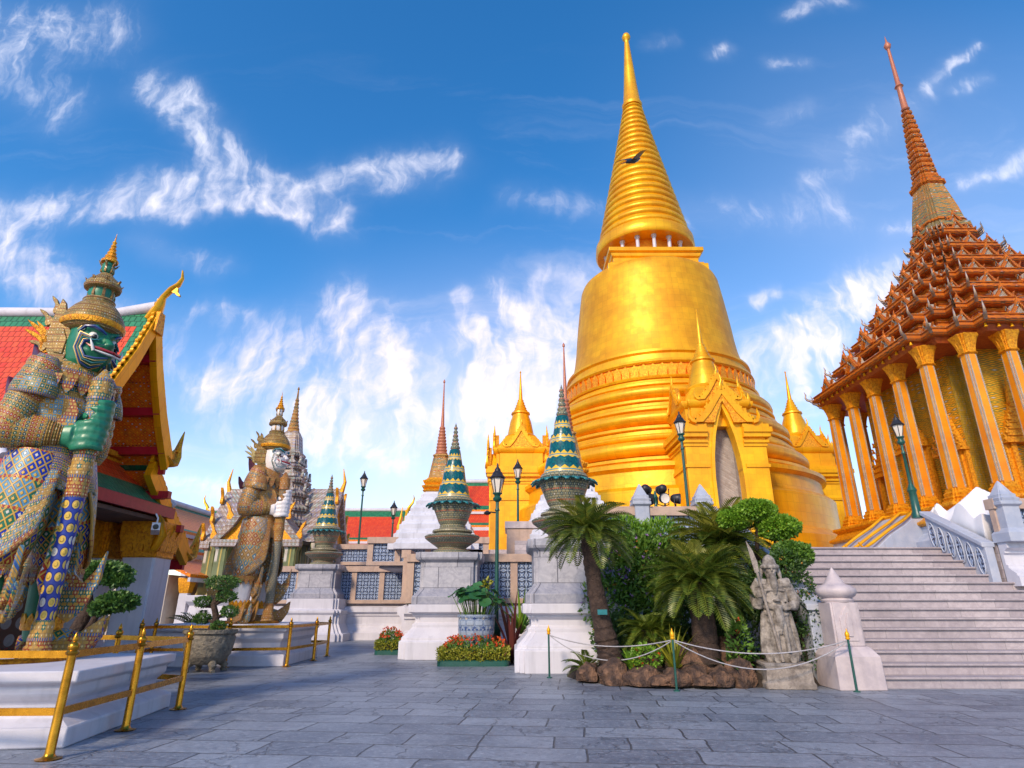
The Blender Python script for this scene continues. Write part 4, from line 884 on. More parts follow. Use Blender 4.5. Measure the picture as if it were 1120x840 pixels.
def floodlight(loc, rz, tilt, label):
    o = thing('floodlight', label, 'floodlight', loc, rz, 'black floodlights on the terrace rail')
    R = Matrix.Rotation(tilt, 4, 'X')
    b = MB(); pr = [(.02, .16), (.08, .15), (.13, .08), (.15, -.02), (.165, -.12), (.15, -.14)]
    b.loft([[R @ V((r * cos(2 * pi * k / 20), y, .28 + r * sin(2 * pi * k / 20))) for k in range(20)] for r, y in pr], (True, False)); b.build('housing', M['black_metal'], o, 50)
    b = MB(); b.loft([[R @ V((r * cos(2 * pi * k / 20), y, .28 + r * sin(2 * pi * k / 20))) for k in range(20)] for r, y in ((.148, -.125), (.05, -.10))], (False, True)); b.build('lens', M['lamp_glass'], o, 50)
    b = MB(); b.tube([(-.18, 0, .28), (-.18, 0, .1), (0, 0, .06), (.18, 0, .1), (.18, 0, .28)], .018, 6); b.tube([(0, 0, -.1), (0, 0, .07)], .03, 6); b.build('yoke', M['black_metal'], o, 60)
for (x, z, rz, t_, lb) in [(4.08, 4.52, 2.6, .3, 'floodlight turned to the stupa, upper left of the group'), (4.66, 4.52, 3.5, .3, 'floodlight turned to the stupa, upper right of the group'),
                           (4.62, 4.2, .2, .1, 'floodlight facing the court, lens visible'), (4.98, 4.2, 1.2, .1, 'floodlight turned sideways, rightmost and low'), (4.18, 4.2, 2.2, .0, 'floodlight low beside the left pointed post')]:
    floodlight((x, 18.75, z + .06), rz, t_, lb)
fs = thing('lamp_stand', 'small green finial stand between the black floodlights', 'stand', (4.38, 18.72, 4.2))
MB().lathe([(.09, 0), (.1, .06), (.05, .12), (.05, .3), (.09, .36), (.06, .42), (.04, .52), (.0, .6)], n=12).build('stand', M['green_metal'], fs, 50)
b = MB(); b.box(-.55, .75, -.05, .05, 4.14 - 4.2, .0); b.tube([(-.3, 0, 0), (-.3, 0, .36)], .025, 6); b.tube([(.28, 0, 0), (.28, 0, .36)], .025, 6); b.tube([(-.5, 0, -1.2), (-.5, 0, -.06)], .03, 6); b.tube([(.7, 0, -1.2), (.7, 0, -.06)], .03, 6); b.build('rail', M['black_metal'], fs, 0)

# ------------------------------------------------------------------ temple hall behind the green giant
GX = -9.8; RY = 15.1
hl_ = thing('temple_hall', 'temple hall with red and green tiled roof behind the green giant', 'temple hall', (-14, RY, 0))
def roof_sheet(par, name, prof, x0, x1, sgn, bands, thick=.16, under='soffit'):
    """prof: (dY, z) from the top down; bands: list of (fraction end, material) up the slope length"""
    L = [0]
    for i in range(len(prof) - 1): L.append(L[-1] + sqrt((prof[i + 1][0] - prof[i][0]) ** 2 + (prof[i + 1][1] - prof[i][1]) ** 2))
    n = 14; P = []
    for k in range(n + 1):
        d = L[-1] * k / n
        for i in range(len(prof) - 1):
            if d <= L[i + 1] + 1e-9: f = (d - L[i]) / (L[i + 1] - L[i]); P.append((prof[i][0] + (prof[i + 1][0] - prof[i][0]) * f, prof[i][1] + (prof[i + 1][1] - prof[i][1]) * f)); break
    b = MB(); w = x1 - x0; eb = .28 
    xs = [x0, x1 - eb, x1]
    for k in range(n):
        (ya, za), (yb, zb) = P[k], P[k + 1]; va, vb = L[-1] * (1 - k / n), L[-1] * (1 - (k + 1) / n)
        for c in range(2):
            fr = (k + .5) / n; b.cur = 1 if (c == 1 or fr < bands[0] or fr > bands[1]) else 0
            xa, xb = xs[c], xs[c + 1]
            q = [(xa, sgn * ya, za), (xb, sgn * ya, za), (xb, sgn * yb, zb), (xa, sgn * yb, zb)]
            b.poly(q if sgn > 0 else q[::-1], [(xa, va), (xb, va), (xb, vb), (xa, vb)] if sgn > 0 else [(xa, vb), (xb, vb), (xb, va), (xa, va)])
    b.cur = 2
    for k in range(n):
        (ya, za), (yb, zb) = P[k], P[k + 1]
        q = [(x0, sgn * ya, za - thick), (x0, sgn * yb, zb - thick), (x1, sgn * yb, zb - thick), (x1, sgn * ya, za - thick)]
        b.poly(q, [(x0, k * .4), (x0, k * .4 + .4), (x1, k * .4 + .4), (x1, k * .4)])
    for xx in (x0, x1):
        for k in range(n): (ya, za), (yb, zb) = P[k], P[k + 1]; b.poly([(xx, sgn * ya, za), (xx, sgn * yb, zb), (xx, sgn * yb, zb - thick), (xx, sgn * ya, za - thick)])
    (yb, zb) = P[-1]; b.poly([(x0, sgn * yb, zb), (x1, sgn * yb, zb), (x1, sgn * yb, zb - thick), (x0, sgn * yb, zb - thick)])
    return b.build(name, [M['red_tile'], M['green_tile'], M[under]], par, 0)
up = [(0, 9.05), (.6, 7.6), (1.25, 6.4), (1.95, 5.35)]; lo = [(1.7, 5.15), (2.5, 4.5), (3.4, 3.75), (4.5, 2.95)]
for s in (-1, 1):
    u_ = roof_sheet(hl_, 'upper_roof', up, -12, 14 + GX, s, (.14, .92)); l_ = roof_sheet(hl_, 'lower_roof', lo, -12, 13.7 + GX, s, (.1, .82))
    b = MB(); y0, z0 = up[-1]; b.box(-12, 14 + GX, min(s * (y0 - .08), s * (y0 + .02)), max(s * (y0 - .08), s * (y0 + .02)), z0 - .42, z0 - .17); b.build('fascia', M['lacquer'], u_, 0)
    b = MB(); b.box(-12, 13.7 + GX, min(s * 4.38, s * 4.52), max(s * 4.38, s * 4.52), 2.5, 2.78); b.build('fascia', M['lacquer'], l_, 0)
    for (pf, x, nm) in ((up, 14 + GX, 'upper'), (lo, 13.7 + GX, 'lower')):
        b = MB(); P = []
        for i in range(len(pf) - 1):
            for k in range(6): f = k / 6; P.append((pf[i][0] + (pf[i + 1][0] - pf[i][0]) * f, pf[i][1] + (pf[i + 1][1] - pf[i][1]) * f))
        P.append(pf[-1]); P[0] = (P[0][0] + .015, P[0][1])
        n = len(P)
        b.loft([[(x - .05, s * y, z + .10), (x + .14, s * y, z + .10), (x + .14, s * y - s * .16, z - .32), (x - .05, s * y - s * .16, z - .32)] for y, z in P])
        for i in range(0, n - 1): b.extrude([(p[0] * -s, p[1]) for p in flame(.30, .2, .35)], .07, T(x + .05, s * P[i][0], P[i][1] + .06, radians(90)) @ Matrix.Rotation(0, 4, 'X'))
        b.build('bargeboard', M['gold'], u_ if pf is up else l_, 0)
        y, z = P[-1]
        b = MB(); b.tube([(x + .05, s * (y + a), z + c) for a, c in ((-.25, .05), (.02, -.12), (.24, -.06), (.38, .16), (.36, .44), (.44, .72), (.52, .98))], [.12, .17, .17, .13, .1, .06, .015], 8, flat=.6)
        for q in ((.1, .14, .3), (.3, .4, .34)): b.extrude([(p[0] * s, p[1]) for p in flame(q[2], .14, .3)], .08, T(x + .05, s * (y + q[0]), z + q[1] - .1, radians(90)))
        b.build('naga_finial', M['gold_orn'], u_ if pf is up else l_, 60)
    # purlins with crimson ends under the overhang
    for (y, z) in ((.35, 8.0), (1.0, 6.7), (1.6, 5.75), (2.2, 4.62), (3.2, 3.8)):
        b = MB(); b.box(14 - 11.6, 14 + GX - .05, s * y - .1, s * y + .1, z - .34, z - .12); b.build('purlin', M['lacquer'], hl_, 0, .01)
        b = MB(); b.box(14 + GX - .05, 14 + GX + .12, s * y - .09, s * y + .09, z - .32, z - .12); b.build('purlin_end', M['crimson'], hl_, 0, .02)
b = MB(); b.tube([(-12, 0, 9.12), (0, 0, 9.02), (3.2, 0, 9.0), (14 + GX, 0, 9.2)], .16, 8); b.build('ridge', M['plaster'], hl_, 50)
b = MB(); b.extrude([(-.2, 8.4), (.2, 8.4), (.12, 9.0), (-.12, 9.0)], .22, T(14 + GX + .10, 0, 0, radians(90))); b.build('gable_cap', M['gold_orn'], hl_, 0)
b = MB(); x = 14 + GX
b.tube([(x + a, 0, 9.05 + c) for a, c in ((-.15, -.25), (.03, .04), (.08, .26), (.12, .46), (.30, .70), (.46, .84), (.54, 1.04), (.50, 1.28), (.48, 1.32))], [.16, .19, .15, .10, .11, .09, .06, .03, .008], 8, flat=.7)
b.extrude(flame(.3, .16, -.2), .08, T(x + .38, 0, 9.75, 0, 0, radians(150))); b.build('ridge_horn', M['gold'], hl_, 60)
b = MB(); b.extrude([(-1.85, 5.2), (1.85, 5.2), (1.15, 6.3), (.5, 7.5), (0, 8.7), (-.5, 7.5), (-1.15, 6.3)], .2, T(2.6, 0, 0, radians(90))); b.build('pediment', M['soffit'], hl_, 0)
b = MB(); b.extrude([(-4.2, 2.8), (4.2, 2.8), (1.85, 5.1), (-1.85, 5.1)], .2, T(2.35, 0, 0, radians(90))); b.build('pediment_base', M['gold_orn'], hl_, 0)
for k in range(3): b = MB(); b.box(2.70 - k * .02, 2.85 + k * .1, -2.2, 2.2, 5.0 + k * .17, 5.14 + k * .17); b.build('cornice', M['gold_orn'], hl_, 0, .02)
# skirt roof across the gable front
b = MB(); xe, xt = 14 - 9.95, 14 - 11.5
for (ya, yb, mi) in ((-3.4, -2.7, 1), (-2.7, 2.25, 0), (2.25, 3.0, 1)):
    for (t0, t1) in ((0, .35), (.35, 1)):
        b.cur = 1 if t0 == 0 else mi; P = lambda y, t: (xe + (xt - xe) * t, y if abs(y) < 2.6 else y * (1 - .22 * t), 4.15 + 1.55 * t ** 1.1)
        b.poly([P(ya, t0), P(yb, t0), P(yb, t1), P(ya, t1)], [(ya, t0 * 1.9), (yb, t0 * 1.9), (yb, t1 * 1.9), (ya, t1 * 1.9)])
sk = b.build('skirt_roof', [M['red_tile'], M['green_tile']], hl_, 0); m_ = sk.modifiers.new('thickness', 'SOLIDIFY'); m_.thickness = .1
b = MB(); b.box(xe - .06, xe + .05, -3.45, 3.05, 3.84, 4.13); b.build('fascia', M['crimson'], sk, 0, .015)
b = MB(); b.tube([(xe + .02, 3.02, 4.2), (xt, 2.4, 5.78)], .085, 8); b.tube([(xe + .02, -3.42, 4.2), (xt, -2.7, 5.78)], .085, 8); b.build('hip_ridge', M['plaster'], sk, 50)
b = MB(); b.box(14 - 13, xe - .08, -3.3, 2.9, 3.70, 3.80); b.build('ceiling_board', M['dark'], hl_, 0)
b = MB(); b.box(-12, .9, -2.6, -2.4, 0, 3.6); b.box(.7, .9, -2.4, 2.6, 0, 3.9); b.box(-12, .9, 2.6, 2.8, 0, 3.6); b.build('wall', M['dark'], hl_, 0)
M['mural'] = mosaic('faded_mural', (.5, .42), [(.20, .07, .04), (.12, .06, .04), (.22, .12, .07)], (.16, .07, .04), (.42, .33, .28), 'hex', 1.3, .7)
b = MB(); b.box(.92, .96, -2.2, 2.4, .4, 3.2); b.build('mural_panel', M['mural'], hl_, 0)
for (x, y) in ((-10.42, 18.1), (-10.42, 12.1), (-12.0, 18.25), (-12.0, 12.1)):
    pr_ = MB(); pr_.stack(redent(1, .1), [(.60, 0), (.60, .22), (.54, .3), (.54, .42), (.47, .52), (.46, 3.3)]); pl = pr_.build('pillar', M['plaster'], hl_, 25, .012, (x + 14, y - RY, 0))
    b = MB(); b.stack(redent(1, .1), [(.47, 2.72), (.5, 2.76), (.49, 2.86), (.53, 3.1), (.6, 3.3), (.6, 3.7)])
    for k in range(4):
        for q in (-.3, 0, .3): b.extrude([(-.13, 0), (.13, 0), (.16, .35), (0, .62), (-.16, .35)], .05, Matrix.Rotation(k * pi / 2, 4, 'Z') @ T(q, -.53, 2.9, 0, radians(9)))
    b.build('capital', M['gold_orn'], pl, 25)
b = MB()
for s in (0, 1): b.tube([(14 - 9.9, 2.3 + s * .0 , 2.9), (14 - 9.75, 2.3, 3.3), (14 - 9.85, 2.3, 3.7), (14 - 9.95, 2.3, 3.86)], [.1, .16, .1, .05], 8)
b.build('eave_bracket', M['gold'], hl_, 60)
cc_ = thing('security_camera', 'white security camera under the eave of the temple hall', 'camera', (-9.72, 17.0, 3.42))
MB().box(-.1, .1, -.3, .22, -.1, .1, T(0, 0, 0, .5, -.15)).build('housing', M['white_paint'], cc_, 0, .03)
MB().lathe([(.07, 0), (.07, .03), (.03, .035)], n=14).build('lens', M['black'], cc_, 40).matrix_local = Matrix.Rotation(.5, 4, 'Z') @ T(0, -.29, .03, 0, radians(90))
b = MB(); b.tube([(0, 0, .1), (-.02, .05, .3), (-.1, .05, .42)], .025, 8); b.build('bracket', M['white_paint'], cc_, 60)

# ------------------------------------------------------------------ farther halls
def far_hall(name_label, loc, rz, prof_tiers, length, tile, wall_h, cols=0, horns=True, both=False, catname='temple hall', group=None):
    o = thing('roofed_gallery', name_label, catname, loc, rz, group)
    for (pf, bands) in prof_tiers:
        for s in ((-1, 1) if both else (-1,)):
            sh = roof_sheet(o, 'roof', pf, -length / 2, length / 2, s, bands); sh.data.materials[0] = M[tile]
            y, z = pf[-1]; bb_ = MB(); bb_.box(-length / 2, length / 2, min(s * (y - .1), s * (y + .03)), max(s * (y - .1), s * (y + .03)), z - .36, z - .165); bb_.build('fascia', M['plaster'], sh, 0)
    z = prof_tiers[0][0][0][1]; b = MB(); b.tube([(-length / 2, 0, z + .06), (length / 2, 0, z + .06)], .2, 8); b.build('ridge', M['plaster'], o, 50)
    y, zz = prof_tiers[-1][0][-1]
    MB().box(-length / 2 + .6, length / 2 - .6, -y + 1.4, y - 1.4 if both else 0, 0, zz).build('wall', M['cream'], o, 0)
    for k in range(cols):
        x = -length / 2 + .8 + k * (length - 1.6) / max(1, cols - 1)
        c = MB().stack(SQ, [(.3, 0), (.3, .2), (.22, .3), (.2, zz - .7), (.3, zz - .3), (.3, zz - .14)], (x, -y + .5, 0)).build('pillar', M['plaster'], o, 25)
        MB().stack(SQ, [(.21, zz - .9), (.24, zz - .8), (.32, zz - .3), (.32, zz - .16)], (x, -y + .5, 0)).build('capital', M['gold_orn'], c, 25)
    if horns:
        for e in (-1, 1):
            b = MB(); X = e * length / 2; b.tube([(X + e * a, 0, z + c) for a, c in ((-.2, -.1), (.1, .1), (.2, .4), (.5, .8), (.62, 1.2), (.52, 1.6))], [.2, .22, .15, .12, .08, .01], 6); b.build('ridge_horn', M['gold'], o, 60)
            for s in (-1, 1):
                b = MB(); pf = prof_tiers[0][0]; b.tube([(X, s * yy, zz_ + .12) for yy, zz_ in pf], .12, 6); yy, zz_ = pf[-1]
                b.tube([(X, s * (yy + a), zz_ + c) for a, c in ((0, 0), (.3, 0), (.4, .4), (.5, .9))], [.14, .14, .08, .01], 6); b.build('bargeboard', M['gold'], o, 60)
    return o
M['cream'] = mottled('cream_wall', (.62, .55, .45), (.5, .42, .35), .8, 2)
far_hall('distant gallery with orange tiled tiers between the temple hall and the white faced giant', (-21.5, 45, 0), radians(90),
         [([(0, 7.6), (1.0, 6.6), (2.1, 5.7)], (.14, .9)), ([(2.0, 5.35), (2.6, 4.9), (3.3, 4.45)], (.0, .72)), ([(3.2, 4.05), (4.2, 3.5), (5.4, 3.0)], (-1, 2))], 26, 'orange_tile', 3, 8, False)
ho = far_hall('far red roofed gallery with green border and white ridge between two lamp posts', (-20.5, 62, 0), 0, [([(0, 10.6), (1.6, 8.9), (3.4, 7.4)], (.22, .93)), ([(3.3, 7.1), (4.6, 6.2)], (.0, .85))], 20, 'red_tile', 5, 6, True)
far_hall('red and green roof glimpsed between the amber stupa and the gold porch', (-1.5, 54, 0), 0, [([(0, 11.9), (1.6, 10.1), (2.6, 9.1)], (.14, .84)), ([(2.5, 8.75), (3.6, 7.7)], (.0, .8)), ([(3.6, 7.3), (5.0, 6.2)], (.0, .8))], 12, 'red_tile', 5, 4, False)
fp_ = thing('flag_pole', 'thin pale pole standing behind the amber stupa', 'pole', (-4.9, 50, 3.75)); MB().lathe([(.09, 0), (.07, 10.4), (.12, 10.45), (.02, 10.6)], n=8).build('pole', M['ceramic_dark'], fp_, 50)
for (x, y, z, h, lb) in [(-10.35, 57, 6.0, 4.3, 'curling gold finial beside the small distant lamp post'), (-9.35, 57, 6.0, 3.4, 'short gold finial just left of the white tiered stupa'), (-13.6, 50, 5.2, 2.6, 'gold figure finial before the far red roof'), (-14.1, 50, 3.75, 5.2, 'gold spike left of the far lamp post')]:
    o = thing('gold_finial', lb, 'finial', (x, y, z), 0, 'distant gold finials')
    b = MB(); b.tube([(0, 0, -3.2), (0, 0, .1 * h), (.12, 0, .35 * h), (-.05, 0, .55 * h), (.12, 0, .75 * h), (.25, 0, h)] if 'spike' not in lb else [(0, 0, 0), (0, 0, .6 * h), (0, 0, h)], [.3, .34, .26, .18, .12, .01] if 'spike' not in lb else [.22, .16, .01], 8); b.build('horn', M['gold'], o, 60)
    b = MB(); b.extrude(flame(.5 * h, .3 * h, .3), .12, T(.1, 0, .1 * h)); b.build('flame_crest', M['gold'], o, 0)

# ------------------------------------------------------------------ porcelain belfry behind the white faced giant
M['porcelain'] = mosaic('pale_porcelain_mosaic', (.2, .2), [(.42, .40, .42), (.30, .36, .34), (.46, .36, .30), (.28, .26, .36)], (.30, .22, .16), (.58, .52, .50), 'flower', .42, .35, (.25, .12, .14))
M['gold_green'] = mosaic('green_gold_striped_post', (.24, 5), [(.16, .2, .10), (.36, .30, .10)], (.5, .4, .12), (.22, .26, .12), 'square', 9, .4)
bf = thing('belfry', 'porcelain covered belfry with tiered roof and gilded needle behind the white faced giant', 'belfry', (-13.35, 36, 0))
MB().stack(redent(2, .1), [(3.9, 0), (3.9, .5), (3.6, .8), (3.5, 1.5), (3.7, 1.7), (3.7, 2.0)]).build('plinth', M['plaster'], bf, 25, .02)
for sx in (-1, 1):
    for sy in (-1, 1):
        for (a, c) in ((1, .62), (.62, 1)): MB().stack(redent(1, .15), [(.4, 2.0), (.34, 2.2), (.3, 4.2), (.4, 4.5), (.42, 4.7)], (sx * 2.9 * a, sy * 2.9 * c, 0)).build('post', M['gold_green'], bf, 25)
MB().stack(redent(2, .12), [(1.7, 2), (1.7, 5)]).build('core', M['gold_green'], bf, 25)
for k in range(4):
    R = Matrix.Rotation(k * pi / 2, 4, 'Z')
    b = MB()
    for s in (-1, 1):
        q = [(s * 2.3, 4.75), (s * 1.5, 5.7), (s * .6, 7.1), (0, 8.0), (0, 7.6), (s * .5, 6.7), (s * 1.3, 5.4), (s * 1.9, 4.75)]
        b.extrude(q if s > 0 else q[::-1], 2.2, R @ T(0, -2.3)); 
    b.build('porch_roof', M['porcelain'], bf, 0)
    b = MB(); b.extrude([(-1.9, 4.75), (1.9, 4.75), (1.2, 5.5), (.5, 6.7), (0, 7.5), (-.5, 6.7), (-1.2, 5.5)], .3, R @ T(0, -3.0)); b.build('porch_gable', M['gold_orn'], bf, 0)
    b = MB()
    for s in (-1, 1):
        for (x, z) in ((2.2, 4.9), (1.5, 5.9), (.7, 7.1)): b.extrude([(p[0] * s, p[1]) for p in flame(.9, .3, .35)], .15, R @ T(s * x, -3.3, z - .1))
    b.tube([R @ V((0, -3.3, 7.8)), R @ V((0, -3.45, 8.4)), R @ V((0, -3.3, 9.2))], [.16, .1, .02], 6); b.build('flame_crest', M['gold_orn'], bf, 0)
    b = MB(); b.box(-2.3, 2.3, -3.4, -2.9, 4.4, 4.75, R); b.build('lintel', M['porcelain'], bf, 0, .02)
z = 4.7; r = 2.25
for k in range(6):
    b = MB(); b.stack(redent(3, .09), [(r - .2, z), (r + .05, z + .1), (r + .1, z + .3), (r - .1, z + .42), (r - .3, z + .55), (r - .38, z + .9)])
    for q in range(4):
        for f in (-.7, 0, .7): b.extrude(flame(.5, .36, .0), .12, Matrix.Rotation(q * pi / 2, 4, 'Z') @ T(f * r * .8, -r + .0, z + .4))
    b.build('roof_tier', M['porcelain'], bf, 25); z += .86; r -= .285
MB().stack(redent(2, .14), [(.72, z), (.78, z + .2), (.6, z + .4), (.5, z + 1.3), (.36, z + 1.6)]).build('spire_bell', M['porcelain'], bf, 25)
pr = []; zz = z + 1.5; rr_ = .38
for k in range(10): pr += [(rr_, zz), (rr_ + .03, zz + .06), (rr_ - .02, zz + .2)]; zz += .23; rr_ *= .86
MB().lathe(pr + [(.07, zz), (.04, 14.2), (.08, 14.25), (0, 14.45)], n=12).build('needle', M['pr_orange'], bf, 40)
# ------------------------------------------------------------------ the two giants
GLD = (.46, .26, .05)
M['g_chest'] = mosaic('green_giant_armour', (.075, .075), [(.03, .07, .24), (.34, .17, .03), (.015, .13, .10), (.36, .05, .02), (.10, .26, .36)], GLD, (.60, .36, .08), 'square', .34, .3, (.05, .1, .3))
M['g_sleeve'] = mosaic('green_giant_sleeve', (.065, .075), [(.40, .03, .02), (.012, .13, .08), (.36, .05, .03), (.02, .10, .12)], GLD, (.66, .56, .34), 'dot', .125, .3, (.45, .3, .08))
M['g_skirt'] = mosaic('green_giant_skirt', (.19, .19), [(.01, .035, .34), (.10, .28, .42), (.40, .035, .01), (.01, .15, .08)], (.60, .34, .05), (.68, .40, .06), 'diamond', .44, .3, (.4, .04, .03))
M['g_apron'] = mosaic('green_giant_apron', (.10, .10), [(.34, .06, .03), (.40, .24, .08), (.10, .24, .34), (.03, .14, .10)], GLD, (.70, .52, .2), 'flower', .3, .3, (.02, .08, .3))
M['g_club'] = mosaic('green_giant_club', (.17, .16), [(.012, .03, .26)], (.02, .045, .30), (.66, .44, .08), 'hex', 50, .25)
M['w_chest'] = mosaic('white_giant_armour', (.11, .11), [(.34, .12, .03), (.40, .20, .05), (.22, .08, .04), (.10, .12, .14)], (.46, .25, .06), (.55, .36, .14), 'diamond', .5, .3, (.3, .06, .03))
M['w_sleeve'] = mosaic('white_giant_sleeve', (.10, .12), [(.36, .06, .03), (.42, .18, .04), (.08, .14, .18)], (.46, .25, .07), (.62, .52, .40), 'dot', .15, .3, (.5, .3, .1))
M['w_skirt'] = mosaic('white_giant_skirt', (.24, .22), [(.34, .27, .24), (.08, .20, .27), (.34, .09, .03), (.04, .05, .14), (.30, .18, .07)], (.48, .28, .09), (.52, .40, .24), 'diamond', .42, .3, (.10, .3, .3))
M['w_club'] = mosaic('white_giant_club', (.11, .11), [(.12, .13, .12), (.2, .16, .1)], (.42, .32, .16), (.34, .30, .22), 'diamond', 50, .3)
M['crown_m'] = mosaic('crown_gilt_chips', (.06, .06), [(.40, .24, .06), (.44, .30, .10), (.22, .18, .06)], (.26, .14, .04), (.52, .36, .12), 'square', .14, .35, (.3, .08, .04), .2)
def shade_group(*a): pass
HEAD = [(4.0, .10, .24, .26), (4.08, .20, .36, .33), (4.2, .24, .47, .42), (4.4, .23, .52, .47), (4.6, .20, .48, .48), (4.8, .18, .44, .46), (5.0, .16, .42, .44)]
def headp(th, z, off=0.0):
    for i in range(len(HEAD) - 1):
        if z <= HEAD[i + 1][0] or i == len(HEAD) - 2:
            f = max(0, min(1, (z - HEAD[i][0]) / (HEAD[i + 1][0] - HEAD[i][0]))); a, b = HEAD[i], HEAD[i + 1]; break
    cx, rx, ry = (a[k] + (b[k] - a[k]) * f for k in (1, 2, 3))
    return V((cx + (rx + off) * cos(th), (ry + off) * sin(th), z))
D_ = Matrix.Diagonal((.82, .70, 1, 1)); D2_ = Matrix.Diagonal((.82, .72, 1.05, 1))
HM = Matrix.Translation((.10, 0, 4.0)) @ Matrix.Diagonal((.74 / .86, .74 / .80, .80, 1)) @ Matrix.Translation((-.10, 0, -4.0))
CM = Matrix.Translation((.10, 0, 4.70)) @ Matrix.Diagonal((.70 / .86, .70 / .80, 1.10, 1)) @ Matrix.Translation((-.10, 0, -4.86))
HEADPARTS = {'eye', 'eyebrow', 'brow_trim', 'face_stripe', 'lip', 'teeth', 'fang', 'eye_rim', 'ear_ornament'}
def ell(cx, cy, z, rx, ry, n=32): return [(cx + rx * cos(2 * pi * k / n), cy + ry * sin(2 * pi * k / n), z) for k in range(n)]
CLX = .74
def giant(loc, rz, label, pal):
    o = thing('guardian_giant', label, 'guardian statue', loc, rz, 'temple guardian giants')
    # --- body: one surface (trunk, head, limbs, hands with fingers)
    b = MB()
    b.loft([ell(0, 0, z, a, c) for z, a, c in ((2.3, .42, .5), (2.7, .42, .5), (3.2, .44, .58), (3.7, .46, .72), (4.0, .34, .6), (4.15, .24, .32))])
    b.tube([(-.02, 0, 3.8), (.02, 0, 4.1), (.10, 0, 4.45)], [.40, .30, .30], 20)
    nv = len(b.v)
    b.loft([[headp(2 * pi * k / 28, z) for k in range(28)] for z, *_ in HEAD])
    b.tube([(.58, 0, 4.82), (.66, 0, 4.66), (.78, 0, 4.53), (.72, 0, 4.45)], [.07, .085, .12, .06], 12)
    for s in (-1, 1):
        b.tube([(.62, s * .10, 4.54), (.70, s * .13, 4.50), (.66, s * .14, 4.45)], [.07, .08, .04], 10)
        b.tube([(.46, s * .40, 4.84), (.58, s * .26, 4.88), (.62, s * .10, 4.80)], [.06, .09, .06], 10)      # brow ridge
        b.tube([(.40, s * .42, 4.42), (.56, s * .30, 4.38), (.66, s * .12, 4.34), (.68, 0, 4.32)], [.07, .085, .08, .08], 10)   # lip
    b.v[nv:] = [tuple(HM @ V(q)) for q in b.v[nv:]]
    for s in (-1, 1):
        b.tube([(0, s * .36, 2.6), (.06, s * .5, 1.7), (.02, s * .6, 1.0), (-.02, s * .64, .5), (0, s * .66, .16)], [.42, .40, .34, .30, .25], 18)
        fd = V((cos(.6), s * sin(.6), 0))
        b.tube([V((-.12, s * .62, .14)), V((.02, s * .66, .17)) , V((0, s * .66, 0)) + fd * .35 + V((0, 0, .13)), V((0, s * .66, 0)) + fd * .62 + V((0, 0, .10))], [.15, .22, .19, .10], 12)
        zh = 2.98 if s < 0 else 3.32
        b.tube([(.02, s * .68, 3.85), (-.06, s * .86, 3.5), (-.13, s * .92, 3.05)], [.26, .25, .21], 14)
        b.tube([(-.13, s * .92, 3.05), (.16, s * .68, (3.0 + zh) / 2), (.50, s * .30, zh)], [.21, .19, .14], 14)
        b.tube([(.44, s * .36, zh), (.58, s * .26, zh + .0), (.68, s * .24, zh)], [.14, .17, .15], 12, flat=1.1)
        for f in range(4):
            zz = zh - .165 + f * .11; ln = (2.5, 2.9, 3.05, 2.7)[f]
            pts = [(CLX + .265 * cos(a), s * .265 * sin(a), zz + .012 * sin(a * 3)) for a in [pi * .62 - ln * k / 7 for k in range(8)]]
            b.tube(pts, [.062, .062, .06, .06, .057, .055, .05, .03], 8)
        b.tube([(.56, s * .2, zh + .16), (.60, s * .13, zh + .27), (.70, s * .16, zh + .30), (.80, s * .2, zh + .27)], [.075, .07, .06, .03], 8)
    body = b.build('body', pal['skin'], o, 60)
    rm = body.modifiers.new('one_surface', 'REMESH'); rm.mode = 'VOXEL'; rm.voxel_size = .024; rm.use_smooth_shade = True
    sm_ = body.modifiers.new('soften', 'SMOOTH'); sm_.iterations = 2; sm_.factor = .5
    # --- face
    for s in (-1, 1):
        e = MB(); c = V((.53, s * .25, 4.68)); e.lathe([(.0, -.11), (.06, -.09), (.10, -.04), (.11, 0), (.10, .04), (.06, .09), (0, .11)], c, 14); ey = e.build('eye', M['eye_white'], o, 60)
        e = MB(); e.lathe([(0, -.05), (.04, -.035), (.055, 0), (.04, .035), (0, .05)], c + V((.085, s * .03, -.01)), 10); e.build('pupil', M['black'], ey, 60)
        def line(pts, r, m, nm, par=o, sm=0): return MB().tube([headp(s * t, z, d) for t, z, d in pts], r, 6, flat=.6).build(nm, M[m], par, 60)
        line([(1.25, 4.74, .03), (.95, 4.86, .07), (.62, 4.86, .12), (.36, 4.80, .14), (.2, 4.74, .14)], [.02, .05, .055, .05, .02], pal['line1'], 'eyebrow')
        line([(1.3, 4.80, .03), (.95, 4.94, .06), (.6, 4.95, .11), (.3, 4.90, .13)], [.012, .022, .022, .012], 'pale_gold', 'brow_trim')
        for k, (m, r) in enumerate(((pal['line1'], .036), ('pale_gold', .016), (pal['line2'], .03), ('pale_gold', .016), (pal['line1'], .03), ('pale_gold', .018))):
            if pal.get('fs') and k in (1, 2, 5): continue
            g_ = .05 + .075 * k
            line([(.10, 4.28 - g_ * .4, .17 - .02 * k), (.5, 4.24 - g_ * .5, .14 - .02 * k), (.85 + g_ * .4, 4.26 - g_ * .35, .07), (1.02 + g_ * .75, 4.42, .04), (.90 + g_ * .6, 4.52 + g_ * .55, .04), (.62 + g_ * .2, 4.56 + g_ * .25, .06)], [r * q_ * pal.get('fs', 1) for q_ in (.6, 1, 1, 1, 1, .5)], m, 'face_stripe')
        line([(.0, 4.38, .18), (.4, 4.40, .15), (.72, 4.44, .09), (.86, 4.50, .06)], [.05, .05, .045, .02], 'crimson', 'lip')
        line([(.0, 4.325, .19), (.35, 4.335, .17), (.66, 4.38, .11)], [.035, .034, .02], 'eye_white', 'teeth')
